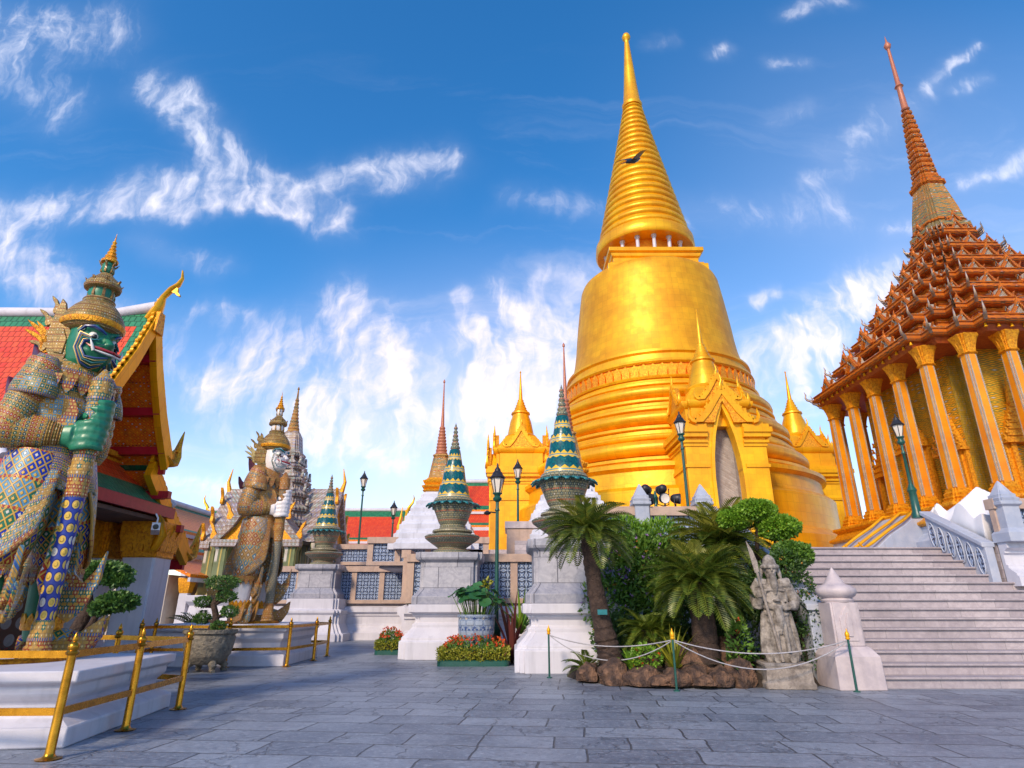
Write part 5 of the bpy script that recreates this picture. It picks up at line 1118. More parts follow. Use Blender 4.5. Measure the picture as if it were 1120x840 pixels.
        f = MB(); f.tube([headp(s * .62, 4.36, .12), headp(s * .68, 4.46, .17), headp(s * .72, 4.58, .16)], [.035, .028, .005], 8); f.build('fang', M['eye_white'], o, 60)
        line([(.9, 4.62, .05), (.7, 4.58, .08), (.45, 4.60, .10), (.3, 4.66, .10)], [.012, .03, .03, .012], pal['line2'], 'eye_rim')
        # ear ornament: two flame wings
        R = T(-.10, s * .47, 4.42, s * -.45)
        e = MB(); e.extrude([(.14, -.28), (.22, .0), (.20, .3), (.10, .5), (.02, .66), (-.10, .98), (-.18, 1.06), (-.24, .8), (-.28, .55), (-.30, .3), (-.22, -.05), (-.05, -.3)], .10, R)
        e.extrude([(.12, -.1), (.14, .2), (.02, .42), (-.14, .5), (-.16, .2), (-.06, -.08)], .16, R); 
        for (x, z, h, a) in ((-.24, .0, .4, -.9), (-.30, .25, .42, -.7), (-.28, .5, .42, -.45), (-.2, .75, .4, -.2)): e.extrude([(p[0], p[1]) for p in flame(h, .18, -.35)], .09, R @ T(x, 0, z) @ Matrix.Rotation(a, 4, 'Y'))
        w = e.build('ear_ornament', M['crown_m'], o, 0, .01)
        e = MB(); R2 = T(-.26, s * .50, 4.40, s * -.75)
        for (a, h) in ((-.25, .62), (-.55, .72), (-.9, .62)): e.extrude([(p[0] - .05, p[1]) for p in flame(h, .2, -.45)], .07, R2 @ Matrix.Rotation(a * .6, 4, 'Y'))
        e.build('ear_flame', M[pal['flame']], w, 0, .008)
    # --- crown
    cr = MB().lathe([(.46, 4.84), (.58, 4.87), (.68, 4.94), (.69, 4.99), (.66, 5.06), (.59, 5.15), (.49, 5.24), (.40, 5.30), (.34, 5.33), (.36, 5.37), (.33, 5.40)], (.14, 0, 0), 36).build('crown', M['crown_m'], o, 35)
    MB().lathe([(.665, 4.915), (.705, 4.95), (.705, 4.985), (.665, 5.015)], (.14, 0, 0), 36, (False, False)).build('crown_rim', M['gold_orn'], cr, 50)
    MB().lathe([(.26, 5.38), (.30, 5.48), (.26, 5.62)], (.14, 0, 0), 20).build('second_face', pal['skin'], cr, 50)
    MB().lathe([(.28, 5.55), (.40, 5.57), (.42, 5.61), (.38, 5.67), (.30, 5.73), (.22, 5.77), (.18, 5.80), (.14, 5.83)], (.14, 0, 0), 28).build('second_crown', M['crown_m'], cr, 35)
    b = MB()
    for k in range(8):
        a = 2 * pi * k / 8 + .2; b.extrude([(p[0] + .20, p[1]) for p in flame(.30, .17, .75)], .06, T(.16, 0, 5.40) @ Matrix.Rotation(a, 4, 'Z'))
    for k in range(6):
        a = 2 * pi * k / 6; b.extrude([(p[0] + .10, p[1]) for p in flame(.18, .10, .75)], .04, T(.14, 0, 5.85) @ Matrix.Rotation(a, 4, 'Z'))
    b.build('crown_curl', M['crown_m'], cr, 0)
    MB().lathe([(.09, 5.82), (.14, 5.89), (.145, 5.97), (.11, 6.03)], (.14, 0, 0), 16).build('top_face', pal['skin'], cr, 60)
    pr = [(.10, 6.02), (.19, 6.03), (.2, 6.06), (.13, 6.11)]; z = 6.11; r = .12
    for k in range(5): pr += [(r, z), (r + .02, z + .02), (r, z + .045), (r - .025, z + .055)]; z += .062; r *= .74
    MB().lathe(pr + [(.02, z), (.0, z + .14)], (.14, 0, 0), 16).build('crown_tip', M['gold_orn'], cr, 50)
    # --- armour
    tz = [(2.5, 0, .56, .66), (2.75, .02, .54, .64), (3.05, .04, .56, .70), (3.4, .05, .60, .80), (3.7, .02, .57, .84), (3.92, -.02, .48, .78), (4.05, -.03, .40, .62)]
    MB().loft([ell(c, 0, z, a, d, 40) for z, c, a, d in tz]).build('breastplate', M[pal['chest']], o, 60)
    b = MB(); b.loft([ell(0, 0, z, a, d, 40) for z, a, d in ((3.70, .64, .90), (3.86, .56, .84), (4.02, .46, .68), (4.14, .36, .44), (4.2, .36, .38))], (False, False))
    for k in range(20):
        a = 2 * pi * k / 20; b.extrude([(-.13, .12), (.13, .12), (.09, -.06), (0, -.16), (-.09, -.06)], .03, T(.64 * cos(a), .90 * sin(a), 3.72) @ Matrix.Rotation(a + pi / 2, 4, 'Z'))
    b.build('collar', M[pal['apron']], o, 50)
    b = MB(); pts = [(.0, -.30), (.18, -.26), (.27, -.1), (.27, .1), (.18, .26), (0, .32), (-.18, .26), (-.27, .1), (-.27, -.1), (-.18, -.26)]
    b.extrude(pts, .06, T(.46, -.46, 3.22, radians(38))); b.build('chest_medallion', M[pal['apron']], o, 0, .015)
    for zz, a, d, nm in ((2.62, .60, .70, 'belt'), (2.80, .575, .675, 'sash')):
        MB().lathe([(1.0, -.06), (1.05, -.03), (1.05, .03), (1.0, .06)], n=40, caps=(False, False)).build(nm, M['gold_orn'], o, 50).matrix_local = Matrix.Translation((.01, 0, zz)) @ Matrix.Diagonal((a, d, 1.4, 1))
    for s in (-1, 1):
        zh = 2.98 if s < 0 else 3.32
        A, E, Wp = V((.04, s * .70, 3.9)), V((-.14, s * .94, 3.02)), V((.46, s * .32, zh))
        def arm(p, q, r0, r1, m, nm, n=9, par=o, bulge=.02):
            P, Rr = [], []
            for k in range(n * 2 + 1):
                t = k / (n * 2); P.append(p.lerp(q, t)); Rr.append(r0 + (r1 - r0) * t + (bulge if k % 2 else 0))
            return MB().tube(P, Rr, 22).build(nm, M[m], par, 50)
        arm(A + V((.02, -s * .02, .1)), E, .31, .29, pal['sleeve'], 'upper_sleeve', 7)
        arm(E, E.lerp(Wp, .70), .28, .21, pal['sleeve'], 'lower_sleeve', 6)
        MB().lathe([(.0, -.3), (.2, -.24), (.285, -.1), (.29, .05), (.2, .22), (0, .3)], E, 20).build('elbow_guard', M[pal['sleeve']], o, 60)
        P = [E.lerp(Wp, .70 + .3 * k / 12) for k in range(13)]
        MB().tube(P, [.205 + (.022 if k % 2 else 0) - .004 * k for k in range(13)], 20).build('bracelets' if False else 'bracelet', M['crown_m'], o, 50)
        # epaulette with an upswept point
        b = MB(); rings = []
        for k in range(7):
            t = k / 6; z = 4.12 - .62 * t; w = .14 + .24 * sin(t * pi * .55)
            rings.append([(.02 + (w + .03) * cos(2 * pi * i / 24), s * (.66 + .12 * t) + w * .8 * sin(2 * pi * i / 24), z - .05 * cos(2 * pi * i / 24)) for i in range(24)])
        b.loft(rings if True else rings, (True, False)); ep = b.build('shoulder_guard', M[pal['chest']], o, 60); mm = ep.modifiers.new('thickness', 'SOLIDIFY'); mm.thickness = .05
        b = MB()
        b.extrude([(-.22, -.1), (.20, -.12), (.02, .06), (-.16, .20), (-.34, .30), (-.30, .12)], .12, T(-.22, s * .62, 4.14, s * .25)); b.extrude([(-.2, -.1), (.14, -.1), (-.02, .05), (-.2, .14), (-.36, .28), (-.30, .06)], .12, T(-.40, s * .80, 3.62, s * .25)); b.build('shoulder_spike', M['dark_red'], ep, 0, .03)
        # breeches
        b = MB(); pts = [(0, s * .32, 2.62), (.04, s * .42, 2.2), (.08, s * .52, 1.75), (.06, s * .60, 1.45), (.03, s * .63, 1.2), (.02, s * .64, 1.08)]
        b.tube(pts, [.50, .53, .51, .46, .42, .38], 30, (True, False)); br = b.build('breeches', M[pal['skirt']], o, 60)
        b = MB()
        for k in range(16):
            a = 2 * pi * k / 16; b.extrude([(-.09, .1), (.09, .1), (.06, -.05), (0, -.13), (-.06, -.05)], .04, T(.02 + .44 * cos(a), s * .64 + .44 * sin(a), 1.08) @ Matrix.Rotation(a + pi / 2, 4, 'Z'))
        b.tube([(.02, s * .64, 1.05), (.02, s * .64, 1.15)], [.45, .47], 30, (False, False)); b.build('scalloped_hem', M[pal['apron']], br, 0)
        # outer flap over the thigh, split with an upturned point
        b = MB(); nx, nz = 16, 14; gi = []
        for j in range(nz + 1):
            t = j / nz; z = 2.45 - .95 * t; rad = .56 + .14 * sin(t * 1.9)
            for i in range(nx + 1):
                a = s * (pi * .10 + pi * .62 * i / nx); e = abs(i / nx - .5) * 2
                zz = z - .34 * t * (1 - e ** 2) + .10 * t * e; gi.append(b.vert((.04 + rad * cos(a) * 1.0, s * (.26 + .26 * t) + rad * .92 * sin(a) - s * .16, zz)))
        for j in range(nz):
            for i in range(nx):
                q = j * (nx + 1) + i; f_ = (gi[q], gi[q + 1], gi[q + nx + 2], gi[q + nx + 1]); uv = [(i * .11, -j * .1), ((i + 1) * .11, -j * .1), ((i + 1) * .11, -(j + 1) * .1), (i * .11, -(j + 1) * .1)]
                if s < 0: f_ = f_[::-1]; uv = uv[::-1]
                b.face(f_, uv)
        fl_ = b.build('thigh_flap', M[pal['apron']], o, 60); mm = fl_.modifiers.new('thickness', 'SOLIDIFY'); mm.thickness = .05
        # hip flap layers
        MB().loft([[(.0 + a * cos(t), s * (.06) + c * sin(t), z + .09 * abs(sin(t * 3))) for t in [s * (-.2 + (pi + .4) * k / 24) for k in range(25)]] for z, a, c in ((2.62, .58, .62), (2.35, .64, .70), (2.14, .70, .78))], (False, False), False).build('hip_flap', M[pal['chest']], o, 60).modifiers.new('thickness', 'SOLIDIFY').thickness = .05
        # coat tails that sweep up behind and beside the legs
        b = MB(); b.extrude([(-.1, 2.3), (.16, 2.2), (.30, 1.6), (.34, 1.1), (.52, .98), (.70, 1.16), (.82, 1.42), (.80, 1.02), (.66, .74), (.40, .62), (.16, .74), (.0, 1.3)], .10, T(.12 if s < 0 else .30, s * .40, 0, s * .55 if s < 0 else .35)); b.extrude([(.2, 1.2), (.42, .9), (.62, .92), (.80, .98), (.62, .62), (.4, .46), (.2, .55)], .07, T(.16 if s < 0 else .34, s * .34, 0, s * .55 if s < 0 else .35)); b.build('coat_tail', M[pal['apron']], o, 0, .02)
        b = MB(); b.extrude([(.1, 2.4), (-.3, 2.2), (-.62, 1.6), (-.74, 1.0), (-.98, .84), (-1.16, 1.06), (-1.12, .70), (-.86, .46), (-.5, .52), (-.2, .8), (0, 1.4)], .09, T(-.2, s * .40, 0, -s * .35)); b.build('rear_tail', M[pal['chest']], o, 0, .02)
        # anklet and curled shoe
        b = MB(); b.lathe([(.315, .36), (.34, .39), (.33, .45), (.315, .47)], (-.01, s * .65, 0), 26, (False, False))
        for k in range(14): a = 2 * pi * k / 14; b.extrude([(-.06, 0), (.06, 0), (.07, .05), (0, .13), (-.07, .05)], .03, T(-.01 + .33 * cos(a), s * .65 + .33 * sin(a), .45) @ Matrix.Rotation(a + pi / 2, 4, 'Z'))
        b.build('anklet', M['gold_orn'], o, 50)
        fd = V((cos(.6), s * sin(.6), 0)); c0 = V((0, s * .66, 0)); up_ = V((0, 0, 1))
        b = MB(); b.tube([c0 - fd * .30 + up_ * .12, c0 + fd * .05 + up_ * .17, c0 + fd * .45 + up_ * .15, c0 + fd * .75 + up_ * .17, c0 + fd * .92 + up_ * .32, c0 + fd * .98 + up_ * .50], [.17, .25, .22, .15, .10, .02], 16, flat=1.0, up=(0, 0, 1)); sh_ = b.build('shoe', M[pal['skirt']], o, 60)
        b = MB(); sd2 = V((-fd.y, fd.x, 0))
        for q in (-1, 1):
            Rm = Matrix((fd, sd2, up_)).transposed().to_4x4(); Rm.translation = c0 + sd2 * q * .23
            b.extrude([(-.30, .02), (.4, .02), (.85, .10), (1.0, .34), (1.02, .56), (.88, .46), (.6, .30), (.2, .20), (-.2, .22)], .05, Rm)
        b.build('shoe_flap', M[pal['apron']], sh_, 0, .015)
    b = MB(); pr = [(.62, 2.55), (.70, 2.1), (.74, 1.7), (.70, 1.3), (.66, 1.0), (.62, .78)]; W_ = [.16, .2, .22, .23, .26, .06]
    b.loft([[(x, -w, z), (x + .03, 0, z), (x, w, z), (x - .05, w * .9, z), (x - .03, 0, z), (x - .05, -w * .9, z)] for (x, z), w in zip(pr, W_)]); b.build('front_flap', M[pal['skirt']], o, 60)
    # --- club
    pr = [(.22, 0), (.24, .04), (.2, .1), (.21, .16), (.175, .2), (.185, .28), (.165, .34), (.17, .44), (.155, .48)]
    cb = MB().lathe(pr + [(.15, .5)], (CLX, 0, 0), 24).build('club_foot', M[pal['apron']], o, 40)
    MB().lathe([(.145, .48), (.165, 1.4), (.175, 2.1)], (CLX, 0, 0), 24).build('club_shaft', M[pal['club']], o, 40)
    MB().lathe([(.175, 2.1), (.195, 2.14), (.18, 2.2), (.19, 2.4), (.21, 2.46), (.18, 2.54), (.185, 2.72), (.21, 2.76), (.19, 2.82), (.18, 2.9), (.18, 3.5), (.22, 3.54), (.2, 3.6), (.22, 3.7), (.19, 3.78), (.2, 3.86), (.12, 3.92), (.05, 4.02), (0, 4.06)], (CLX, 0, 0), 24).build('club_head', M[pal['apron']], o, 40)
    for ch_ in list(o.children):
        nm = ch_.name.split('.')[0]
        ch_.matrix_local = (D_ if pal is PAL1 else D2_) @ ((HM if nm in HEADPARTS else CM if nm == 'crown' else Matrix.Identity(4)) @ ch_.matrix_local)
    return o
PAL1 = dict(skin=M['green_glaze'], line1='navy', line2='teal', chest='g_chest', sleeve='g_sleeve', skirt='g_skirt', apron='g_apron', club='g_club', flame='gold_orn')
PAL2 = dict(skin=M['white_paint'], line1='teal', line2='dark_red', fs=.5, chest='w_chest', sleeve='w_sleeve', skirt='w_skirt', apron='w_chest', club='w_club', flame='pale_gold')
giant((-6.74, 8.80, .75), radians(-17), 'towering green faced guardian giant in mosaic armour, both hands on a blue club', PAL1)
giant((-7.42, 18.4, 1.0), radians(-14), 'white faced guardian giant in amber armour leaning on a dark club', PAL2)

def giant_base(loc, rz, w, d, h, label):
    o = thing('statue_pedestal', label, 'pedestal', loc, rz, 'white pedestals under the giants')
    b = MB(); pr = [(.0, 0), (.0, .26), (-.06, .30), (-.16, .36), (-.18, .40), (-.18, .56), (-.14, .60), (-.10, .66), (-.10, .80), (-.02, .84), (-.02, 1.0)]
    b.loft([[(-w / 2 - e, -d / 2 - e, z * h), (w / 2 + e, -d / 2 - e, z * h), (w / 2 + e, d / 2 + e, z * h), (-w / 2 - e, d / 2 + e, z * h)] for e, z in pr]); b.build('moulded_block', M['plaster'], o, 25, .02)
    return o
p1_ = giant_base((-6.72, 8.62, 0), radians(8), 3.55, 2.95, .75, 'white moulded pedestal under the green faced giant')
MB().box(1.60, 1.70, .1, .34, .50, .60).build('plaque', M['marble_blue'], p1_, 0, .01)
giant_base((-7.62, 18.6, 0), radians(2), 3.5, 3.3, 1.0, 'white moulded pedestal under the white faced giant')

# ------------------------------------------------------------------ brass railings
def railing(posts, label, h=1.1, rails=(.95, .42)):
    o = thing('brass_railing', label, 'railing', (posts[0][0], posts[0][1], 0), 0, 'brass railings round the giants'); p0 = V((posts[0][0], posts[0][1], 0))
    for (x, y) in posts:
        p = V((x, y, 0)) - p0
        MB().lathe([(.11, 0), (.12, .012), (.07, .02), (.052, .035), (.045, .06), (.042, h - .16), (.06, h - .15), (.065, h - .13), (.045, h - .11), (.058, h - .085), (.05, h - .05), (.022, h - .03), (.03, h - .01), (.018, h + .03), (.0, h + .07)], p, 16).build('post', M['brass'], o, 50)
    for i in range(len(posts) - 1):
        a = V((*posts[i], 0)) - p0; c = V((*posts[i + 1], 0)) - p0; d = (c - a).normalized() * .04
        for r in rails:
            L = (c - a).length; R = Matrix.Translation(a + V((0, 0, r))) @ Matrix.Rotation(atan2((c - a).y, (c - a).x), 4, 'Z')
            MB().box(.03, L - .03, -.016, .016, -.035, .035, R).build('rail', M['brass'], o, 0, .006)
    return o
railing([(-9.0, 6.75), (-6.9, 6.82), (-4.56, 6.91), (-4.71, 8.43), (-4.91, 10.07), (-6.4, 10.75), (-7.9, 10.9)], 'brass railing round the green giant in the left foreground')
railing([(-8.9, 15.8), (-9.3, 19.6)], 'short brass railing left of the stone bonsai pot')
railing([(-9.0, 16.6), (-7.16, 16.7), (-5.72, 17.0), (-5.62, 18.9), (-5.72, 20.6), (-7.5, 20.9)], 'brass railing round the white faced giant')
# ------------------------------------------------------------------ planting
rnd = random.Random(11)
def leaf_quad(b, p, d, up, L, W):
    """one pointed leaf from p along d"""
    d = d.normalized(); s = d.cross(up)
    if s.length < 1e-3: s = d.orthogonal()
    s.normalize(); n = s.cross(d)
    a = b.vert(p); l = b.vert(p + d * L * .5 + s * W * .5 + n * L * .06); r = b.vert(p + d * L * .5 - s * W * .5 + n * L * .06); t = b.vert(p + d * L)
    b.face((a, r, t, l))
def rdir(up=0.0):
    while True:
        v = V((rnd.uniform(-1, 1), rnd.uniform(-1, 1), rnd.uniform(-1, 1)))
        if .05 < v.length < 1: v.normalize(); v.z += up; return v.normalized()
def foliage(b, c, r, n, L, W, up=.25, shell=.55, lump=.25):
    c = V(c)
    for i in range(n):
        v = rdir(); k = 1 + lump * mnoise.noise(tuple(v * 2.2 + c * 1.7)); t = (shell + (1 - shell) * rnd.random() ** .6) * k
        p = c + V((v.x * r[0], v.y * r[1], v.z * r[2])) * t
        leaf_quad(b, p, (v + rdir() * .9 + V((0, 0, up))).normalized(), rdir(), L * rnd.uniform(.7, 1.2), W * rnd.uniform(.7, 1.2))
def petals(b, c, r, n, s):
    for i in range(n):
        v = rdir(.3); p = V(c) + V((v.x * r[0], v.y * r[1], v.z * r[2])) * rnd.uniform(.85, 1.05)
        for k in range(4): leaf_quad(b, p, rdir(.2), rdir(), s, s * .7)
def trunk_tube(b, pts, rad, n=18, ring=.03, k=20):
    P, R = [], []
    pts = [V(p) for p in pts]; m = len(pts) - 1
    for i in range(k * m + 1):
        t = i / k; j = min(int(t), m - 1); f = t - j; P.append(pts[j].lerp(pts[j + 1], f)); R.append((rad[j] + (rad[j + 1] - rad[j]) * f) + ring * rnd.random())
    b.tube(P, R, n)
def frond(b, base, az, el, L, droop, lw, ll, nl):
    d = V((cos(az) * cos(el), sin(az) * cos(el), sin(el))); side = V((-sin(az), cos(az), 0)); p = V(base); prev = None
    st = L / nl; dd = d.copy(); pts = []
    for i in range(nl + 1):
        pts.append((p.copy(), dd.copy())); p = p + dd * st; dd = (dd + V((0, 0, -droop / nl))).normalized()
    for i in range(1, nl + 1):
        q, t = pts[i]; f = i / nl; n = side.cross(t).normalized()
        if n.z < 0: n = -n
        le = ll * (sin(pi * min(1, f * .93 + .12)) ** .6) * (1 if f < .97 else .6)
        for s in (-1, 1):
            dv = (side * s * .85 + t * (.45 + .5 * f) + n * .30).normalized(); leaf_quad(b, q, dv, n, le * rnd.uniform(.9, 1.1), lw * 1.9)
    r = [x for x, _ in pts]; b.tube(r, [.014 * (1 - .7 * i / nl) for i in range(nl + 1)], 4, (False, False))
def cycad(loc, label, trunk, rad, L, n, m='frond', nl=22, young=.0, lean=0, el=(-.45, 1.25)):
    o = thing('cycad', label, 'cycad', loc, 0, 'cycads in the rockery')
    if trunk:
        b = MB(); trunk_tube(b, trunk, rad); b.build('trunk', M['wood'], o, 30); top = V(trunk[-1])
    else: top = V((0, 0, .1))
    b = MB(); b2 = MB()
    for i in range(n):
        f = (i + .5) / n; az = i * 2.39996 + rnd.uniform(-.15, .15); e = el[0] + (el[1] - el[0]) * f ** .9 + rnd.uniform(-.1, .1)
        frond(b2 if f > 1 - young else b, top + V((cos(az) * .08, sin(az) * .08, -.05 + .08 * f)), az, e, L * rnd.uniform(.88, 1.08) * (1 - .12 * f), .95 + .35 * rnd.random(), .022, L * .23, nl)
    b.build('crown', M[m], o, 0)
    if young: b2.build('young_fronds', M['frond_young'], o, 0)
    return o
cycad((2.08, 13.75, .15), 'tall leaning cycad with a bare dark trunk before the marble pedestal', [(0, 0, 0), (-.16, 0, .8), (-.32, -.05, 1.7), (-.44, -.1, 2.85)], [.27, .20, .155, .15], 1.15, 64, young=.15, el=(-.5, 1.1))
cycad((3.85, 13.25, .15), 'squat cycad with a big dome of fronds behind the middle bollard', [(0, 0, 0), (.02, 0, .9), (0, 0, 1.75)], [.27, .22, .22], 1.22, 84, young=.12, nl=24)
cycad((4.85, 14.9, .2), 'large yellowish cycad at the back below the clipped bushes', [(0, 0, 0), (.05, 0, 1.3), (.1, 0, 2.65)], [.25, .22, .22], 1.5, 80, young=.45, nl=26, el=(-.6, 1.2))
cycad((2.95, 14.1, .2), 'small drooping dark cycad between the two big trunks', [(0, 0, 0), (0, 0, .75)], [.2, .17], .8, 40, nl=18, el=(-.5, 1.0))
cycad((1.55, 13.9, .15), 'tiny cycad tuft at the foot of the leaning trunk', None, None, .55, 16, nl=14, el=(.0, 1.0))
cycad((-9.3, 19.6, .5), 'low dark cycad behind the short railing on the left', [(0, 0, -.5), (0, 0, .2)], [.3, .25], 1.1, 34, nl=18, el=(-.1, 1.0))
tr = thing('planter', 'low dark trough holding the cycad beside the temple hall', 'planter', (-9.3, 19.6, 0))
MB().lathe([(.5, 0), (.62, .1), (.66, .42), (.72, .46), (.7, .52), (.6, .5)], n=24).build('trough', M['dark_red'], tr, 40)

def bush(loc, label, blobs, m, L, W, flowers=None, cat='bush', name='flowering_bush', stems=True, group=None, n=900):
    o = thing(name, label, cat, loc, 0, group)
    b = MB()
    for (c, r, k) in blobs: foliage(b, c, r, int(n * k), L, W)
    b.build('foliage', M[m], o, 0)
    if stems:
        b = MB()
        for (c, r, k) in blobs: b.tube([(c[0] * .2, c[1] * .2, 0), (c[0] * .7, c[1] * .7, c[2] * .5), (c[0], c[1], c[2])], [.05, .035, .015], 6)
        b.build('stem', M['wood'], o, 60)
    if flowers:
        for fm_, cnt, s in flowers:
            b = MB()
            for (c, r, k) in blobs: petals(b, c, r, int(cnt * k), s)
            b.build('flowers', M[fm_], o, 0)['kind'] = 'stuff'
    return o
bush((2.95, 15.9, .2), 'tall loose bush with violet flowers between the leaning cycad and the floodlights', [((-.2, 0, 1.9), (.9, .6, .75), 1), ((.4, -.1, 2.3), (.85, .6, .7), 1), ((-.6, -.3, 1.3), (.7, .5, .6), .7), ((.7, -.35, 1.5), (.7, .5, .7), .7)], 'leaf', .13, .065, [('petal_purple', 70, .06), ('petal_orange', 14, .05)], n=2600)
bush((3.35, 16.2, .2), 'fresh light green feathery bush under the floodlights', [((0, 0, 2.6), (.85, .5, .6), 1), ((.5, 0, 2.9), (.6, .4, .5), .7), ((-.4, 0, 3.0), (.5, .4, .45), .6)], 'leaf_bright', .14, .036, None, name='feathery_bush', n=2600)
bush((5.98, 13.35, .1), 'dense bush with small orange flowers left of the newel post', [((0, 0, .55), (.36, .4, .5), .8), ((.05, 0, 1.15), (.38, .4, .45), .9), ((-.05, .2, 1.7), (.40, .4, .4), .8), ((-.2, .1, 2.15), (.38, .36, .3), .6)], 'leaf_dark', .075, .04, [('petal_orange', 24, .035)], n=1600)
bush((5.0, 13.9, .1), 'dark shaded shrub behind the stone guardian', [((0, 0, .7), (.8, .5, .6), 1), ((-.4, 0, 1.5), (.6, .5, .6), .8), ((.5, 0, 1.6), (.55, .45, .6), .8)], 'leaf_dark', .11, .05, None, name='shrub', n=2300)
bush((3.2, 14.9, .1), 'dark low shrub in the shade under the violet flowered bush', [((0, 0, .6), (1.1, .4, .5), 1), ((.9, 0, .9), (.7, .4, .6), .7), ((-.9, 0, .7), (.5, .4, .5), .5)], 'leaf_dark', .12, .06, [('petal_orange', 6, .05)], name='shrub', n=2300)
# clipped cloud bush
tp = thing('topiary', 'clipped cloud pruned bush with round pads over the yellowish cycad', 'topiary', (5.55, 14.2, .1))
b = MB(); b.tube([(0, 0, 0), (.1, 0, 1.5), (-.05, 0, 2.4), (0, -.2, 3.2)], [.09, .07, .06, .03], 8); b.tube([(.08, 0, 1.6), (.3, 0, 2.3), (.36, -.2, 2.9)], [.05, .04, .02], 6); b.tube([(.1, 0, 1.4), (.4, -.2, 1.9), (.5, -.4, 2.2)], [.05, .04, .02], 6); b.build('trunk', M['wood'], tp, 60)
for (c, r) in (((-.02, -.2, 3.38), (.44, .42, .22)), ((.42, -.2, 3.0), (.46, .44, .26)), ((.52, -.5, 2.38), (.42, .40, .27)), ((-.5, -.1, 3.2), (.35, .35, .22))):
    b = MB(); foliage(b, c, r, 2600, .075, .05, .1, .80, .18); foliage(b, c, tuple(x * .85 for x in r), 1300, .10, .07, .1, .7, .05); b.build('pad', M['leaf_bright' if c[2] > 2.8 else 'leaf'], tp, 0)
# spiky variegated plants and low flowers
def spiky(loc, label, n, L, w, m, name='spiky_plant', el=(.5, 1.45), cat='plant'):
    o = thing(name, label, cat, loc); b = MB()
    for i in range(n):
        az = i * 2.4; e = rnd.uniform(*el); d = V((cos(az) * cos(e), sin(az) * cos(e), sin(e))); s = V((-sin(az), cos(az), 0)); p = V((0, 0, 0)); LL = L * rnd.uniform(.7, 1.1); k = 7; pr = None
        for j in range(k + 1):
            f = j / k; ww = w * (sin(pi * (.12 + .88 * (1 - f)) ** 1.0) if f > .3 else .75 + f) * .5 * (1 - f ** 3); q = (b.vert(p - s * ww), b.vert(p + s * ww))
            if pr: b.face((pr[0], pr[1], q[1], q[0]))
            pr = q; p = p + d * LL / k; d = (d + V((0, 0, -.13))).normalized()
    b.build('leaves', M[m], o, 60); return o
spiky((3.15, 13.0, .25), 'spiky yellow striped plant behind the middle bollard', 34, .95, .05, 'hedge')
spiky((.0, 18.3, 0), 'dark red leaved plant between the lotus pot and the marble pedestal', 40, 1.9, .11, 'bract', 'red_leaved_plant')
spiky((.25, 18.8, .7), 'green strap leaved plant behind the red leaved one', 26, 1.5, .09, 'leaf_bright', 'strap_leaved_plant')
spiky((2.35, 13.1, .25), 'green broad leaved plant at the foot of the leaning cycad', 18, .55, .10, 'leaf_bright', 'broad_leaved_plant')
spiky((4.25, 13.0, .2), 'dark broad leaved plant behind the rockery stones', 16, .7, .12, 'leaf_dark', 'broad_leaved_plant')
spiky((-2.95, 21.2, 1.15), 'leafy plant peeping out left of the marble pedestal', 22, .75, .16, 'lotus', 'broad_leaved_plant')
bush((2.6, 12.95, .2), 'clump of red flowers at the foot of the leaning cycad', [((0, 0, .3), (.3, .2, .22), .5)], 'leaf_bright', .08, .04, [('petal_red', 18, .05)], 'flowers', 'flower_clump', False)
bush((4.45, 12.95, .1), 'orange red flowers left of the stone guardian', [((0, 0, .6), (.22, .2, .5), .5)], 'leaf', .1, .05, [('petal_red', 14, .06)], 'flowers', 'flower_clump', False)

# rockery
def rock(loc, s, label=None, seed=0):
    o = bpy.data.objects.new('rockery_stone', None)
    b = MB(); nu, nv = 18, 12; rows = []
    for j in range(nv + 1):
        a = -pi / 2 + pi * j / nv; rw = []
        for i in range(nu):
            t = 2 * pi * i / nu; d = V((cos(t) * cos(a), sin(t) * cos(a), sin(a))); k = 1 + .34 * mnoise.noise(tuple(d * 1.6 + V((seed * 3.1, seed, 0)))) + .16 * mnoise.noise(tuple(d * 4.2 + V((seed, 7, 0))))
            rw.append((d.x * s[0] * k, d.y * s[1] * k, max(-.25 * s[2], d.z * s[2] * k)))
        rows.append(rw)
    bpy.data.objects.remove(o); b.loft(rows)
    r = b.build('rockery_stone', M['rock'], None, 40, 0, loc); return tag(r, label, 'stone', 'stones edging the rockery')
for i, (x, y, sx, sz, lb) in enumerate([(1.55, 13.55, .34, .34, 'brown rockery stone, leftmost against the white pedestal base'), (2.0, 13.15, .36, .32, 'brown rockery stone under the leaning cycad trunk'),
        (2.5, 12.85, .36, .28, 'brown rockery stone just left of the middle bollard'), (3.05, 12.62, .32, .26, 'brown rockery stone right behind the middle bollard'),
        (3.45, 12.75, .30, .36, 'tall pale brown rockery stone right of the middle bollard'), (3.9, 12.7, .36, .22, 'low dark rockery stone below the squat cycad'),
        (4.3, 12.75, .30, .40, 'rough brown rockery stone beside the guardian pedestal'), (2.75, 12.55, .22, .15, 'small low rockery stone in front of the larger ones'), (3.55, 12.45, .26, .16, 'small flat rockery stone nearest to the paving'), (3.6, 13.4, .6, .62, 'largest dark rockery boulder at the foot of the squat cycad'), (4.35, 13.6, .5, .85, 'tall dark boulder in the shade behind the stone guardian')]):
    rock((x, y, .1), (.9 * sx * (.8 + .4 * ((i * 7) % 5) / 5), sx * .8, sz * (.75 + .5 * ((i * 3) % 4) / 4)), lb, i)
b = MB(); pts = [(1.2, 14.6), (1.4, 13.6), (2.2, 12.95), (3.0, 12.6), (4.2, 12.6), (5.9, 12.95), (5.9, 18.2), (2.0, 18.2), (1.9, 15.0)]
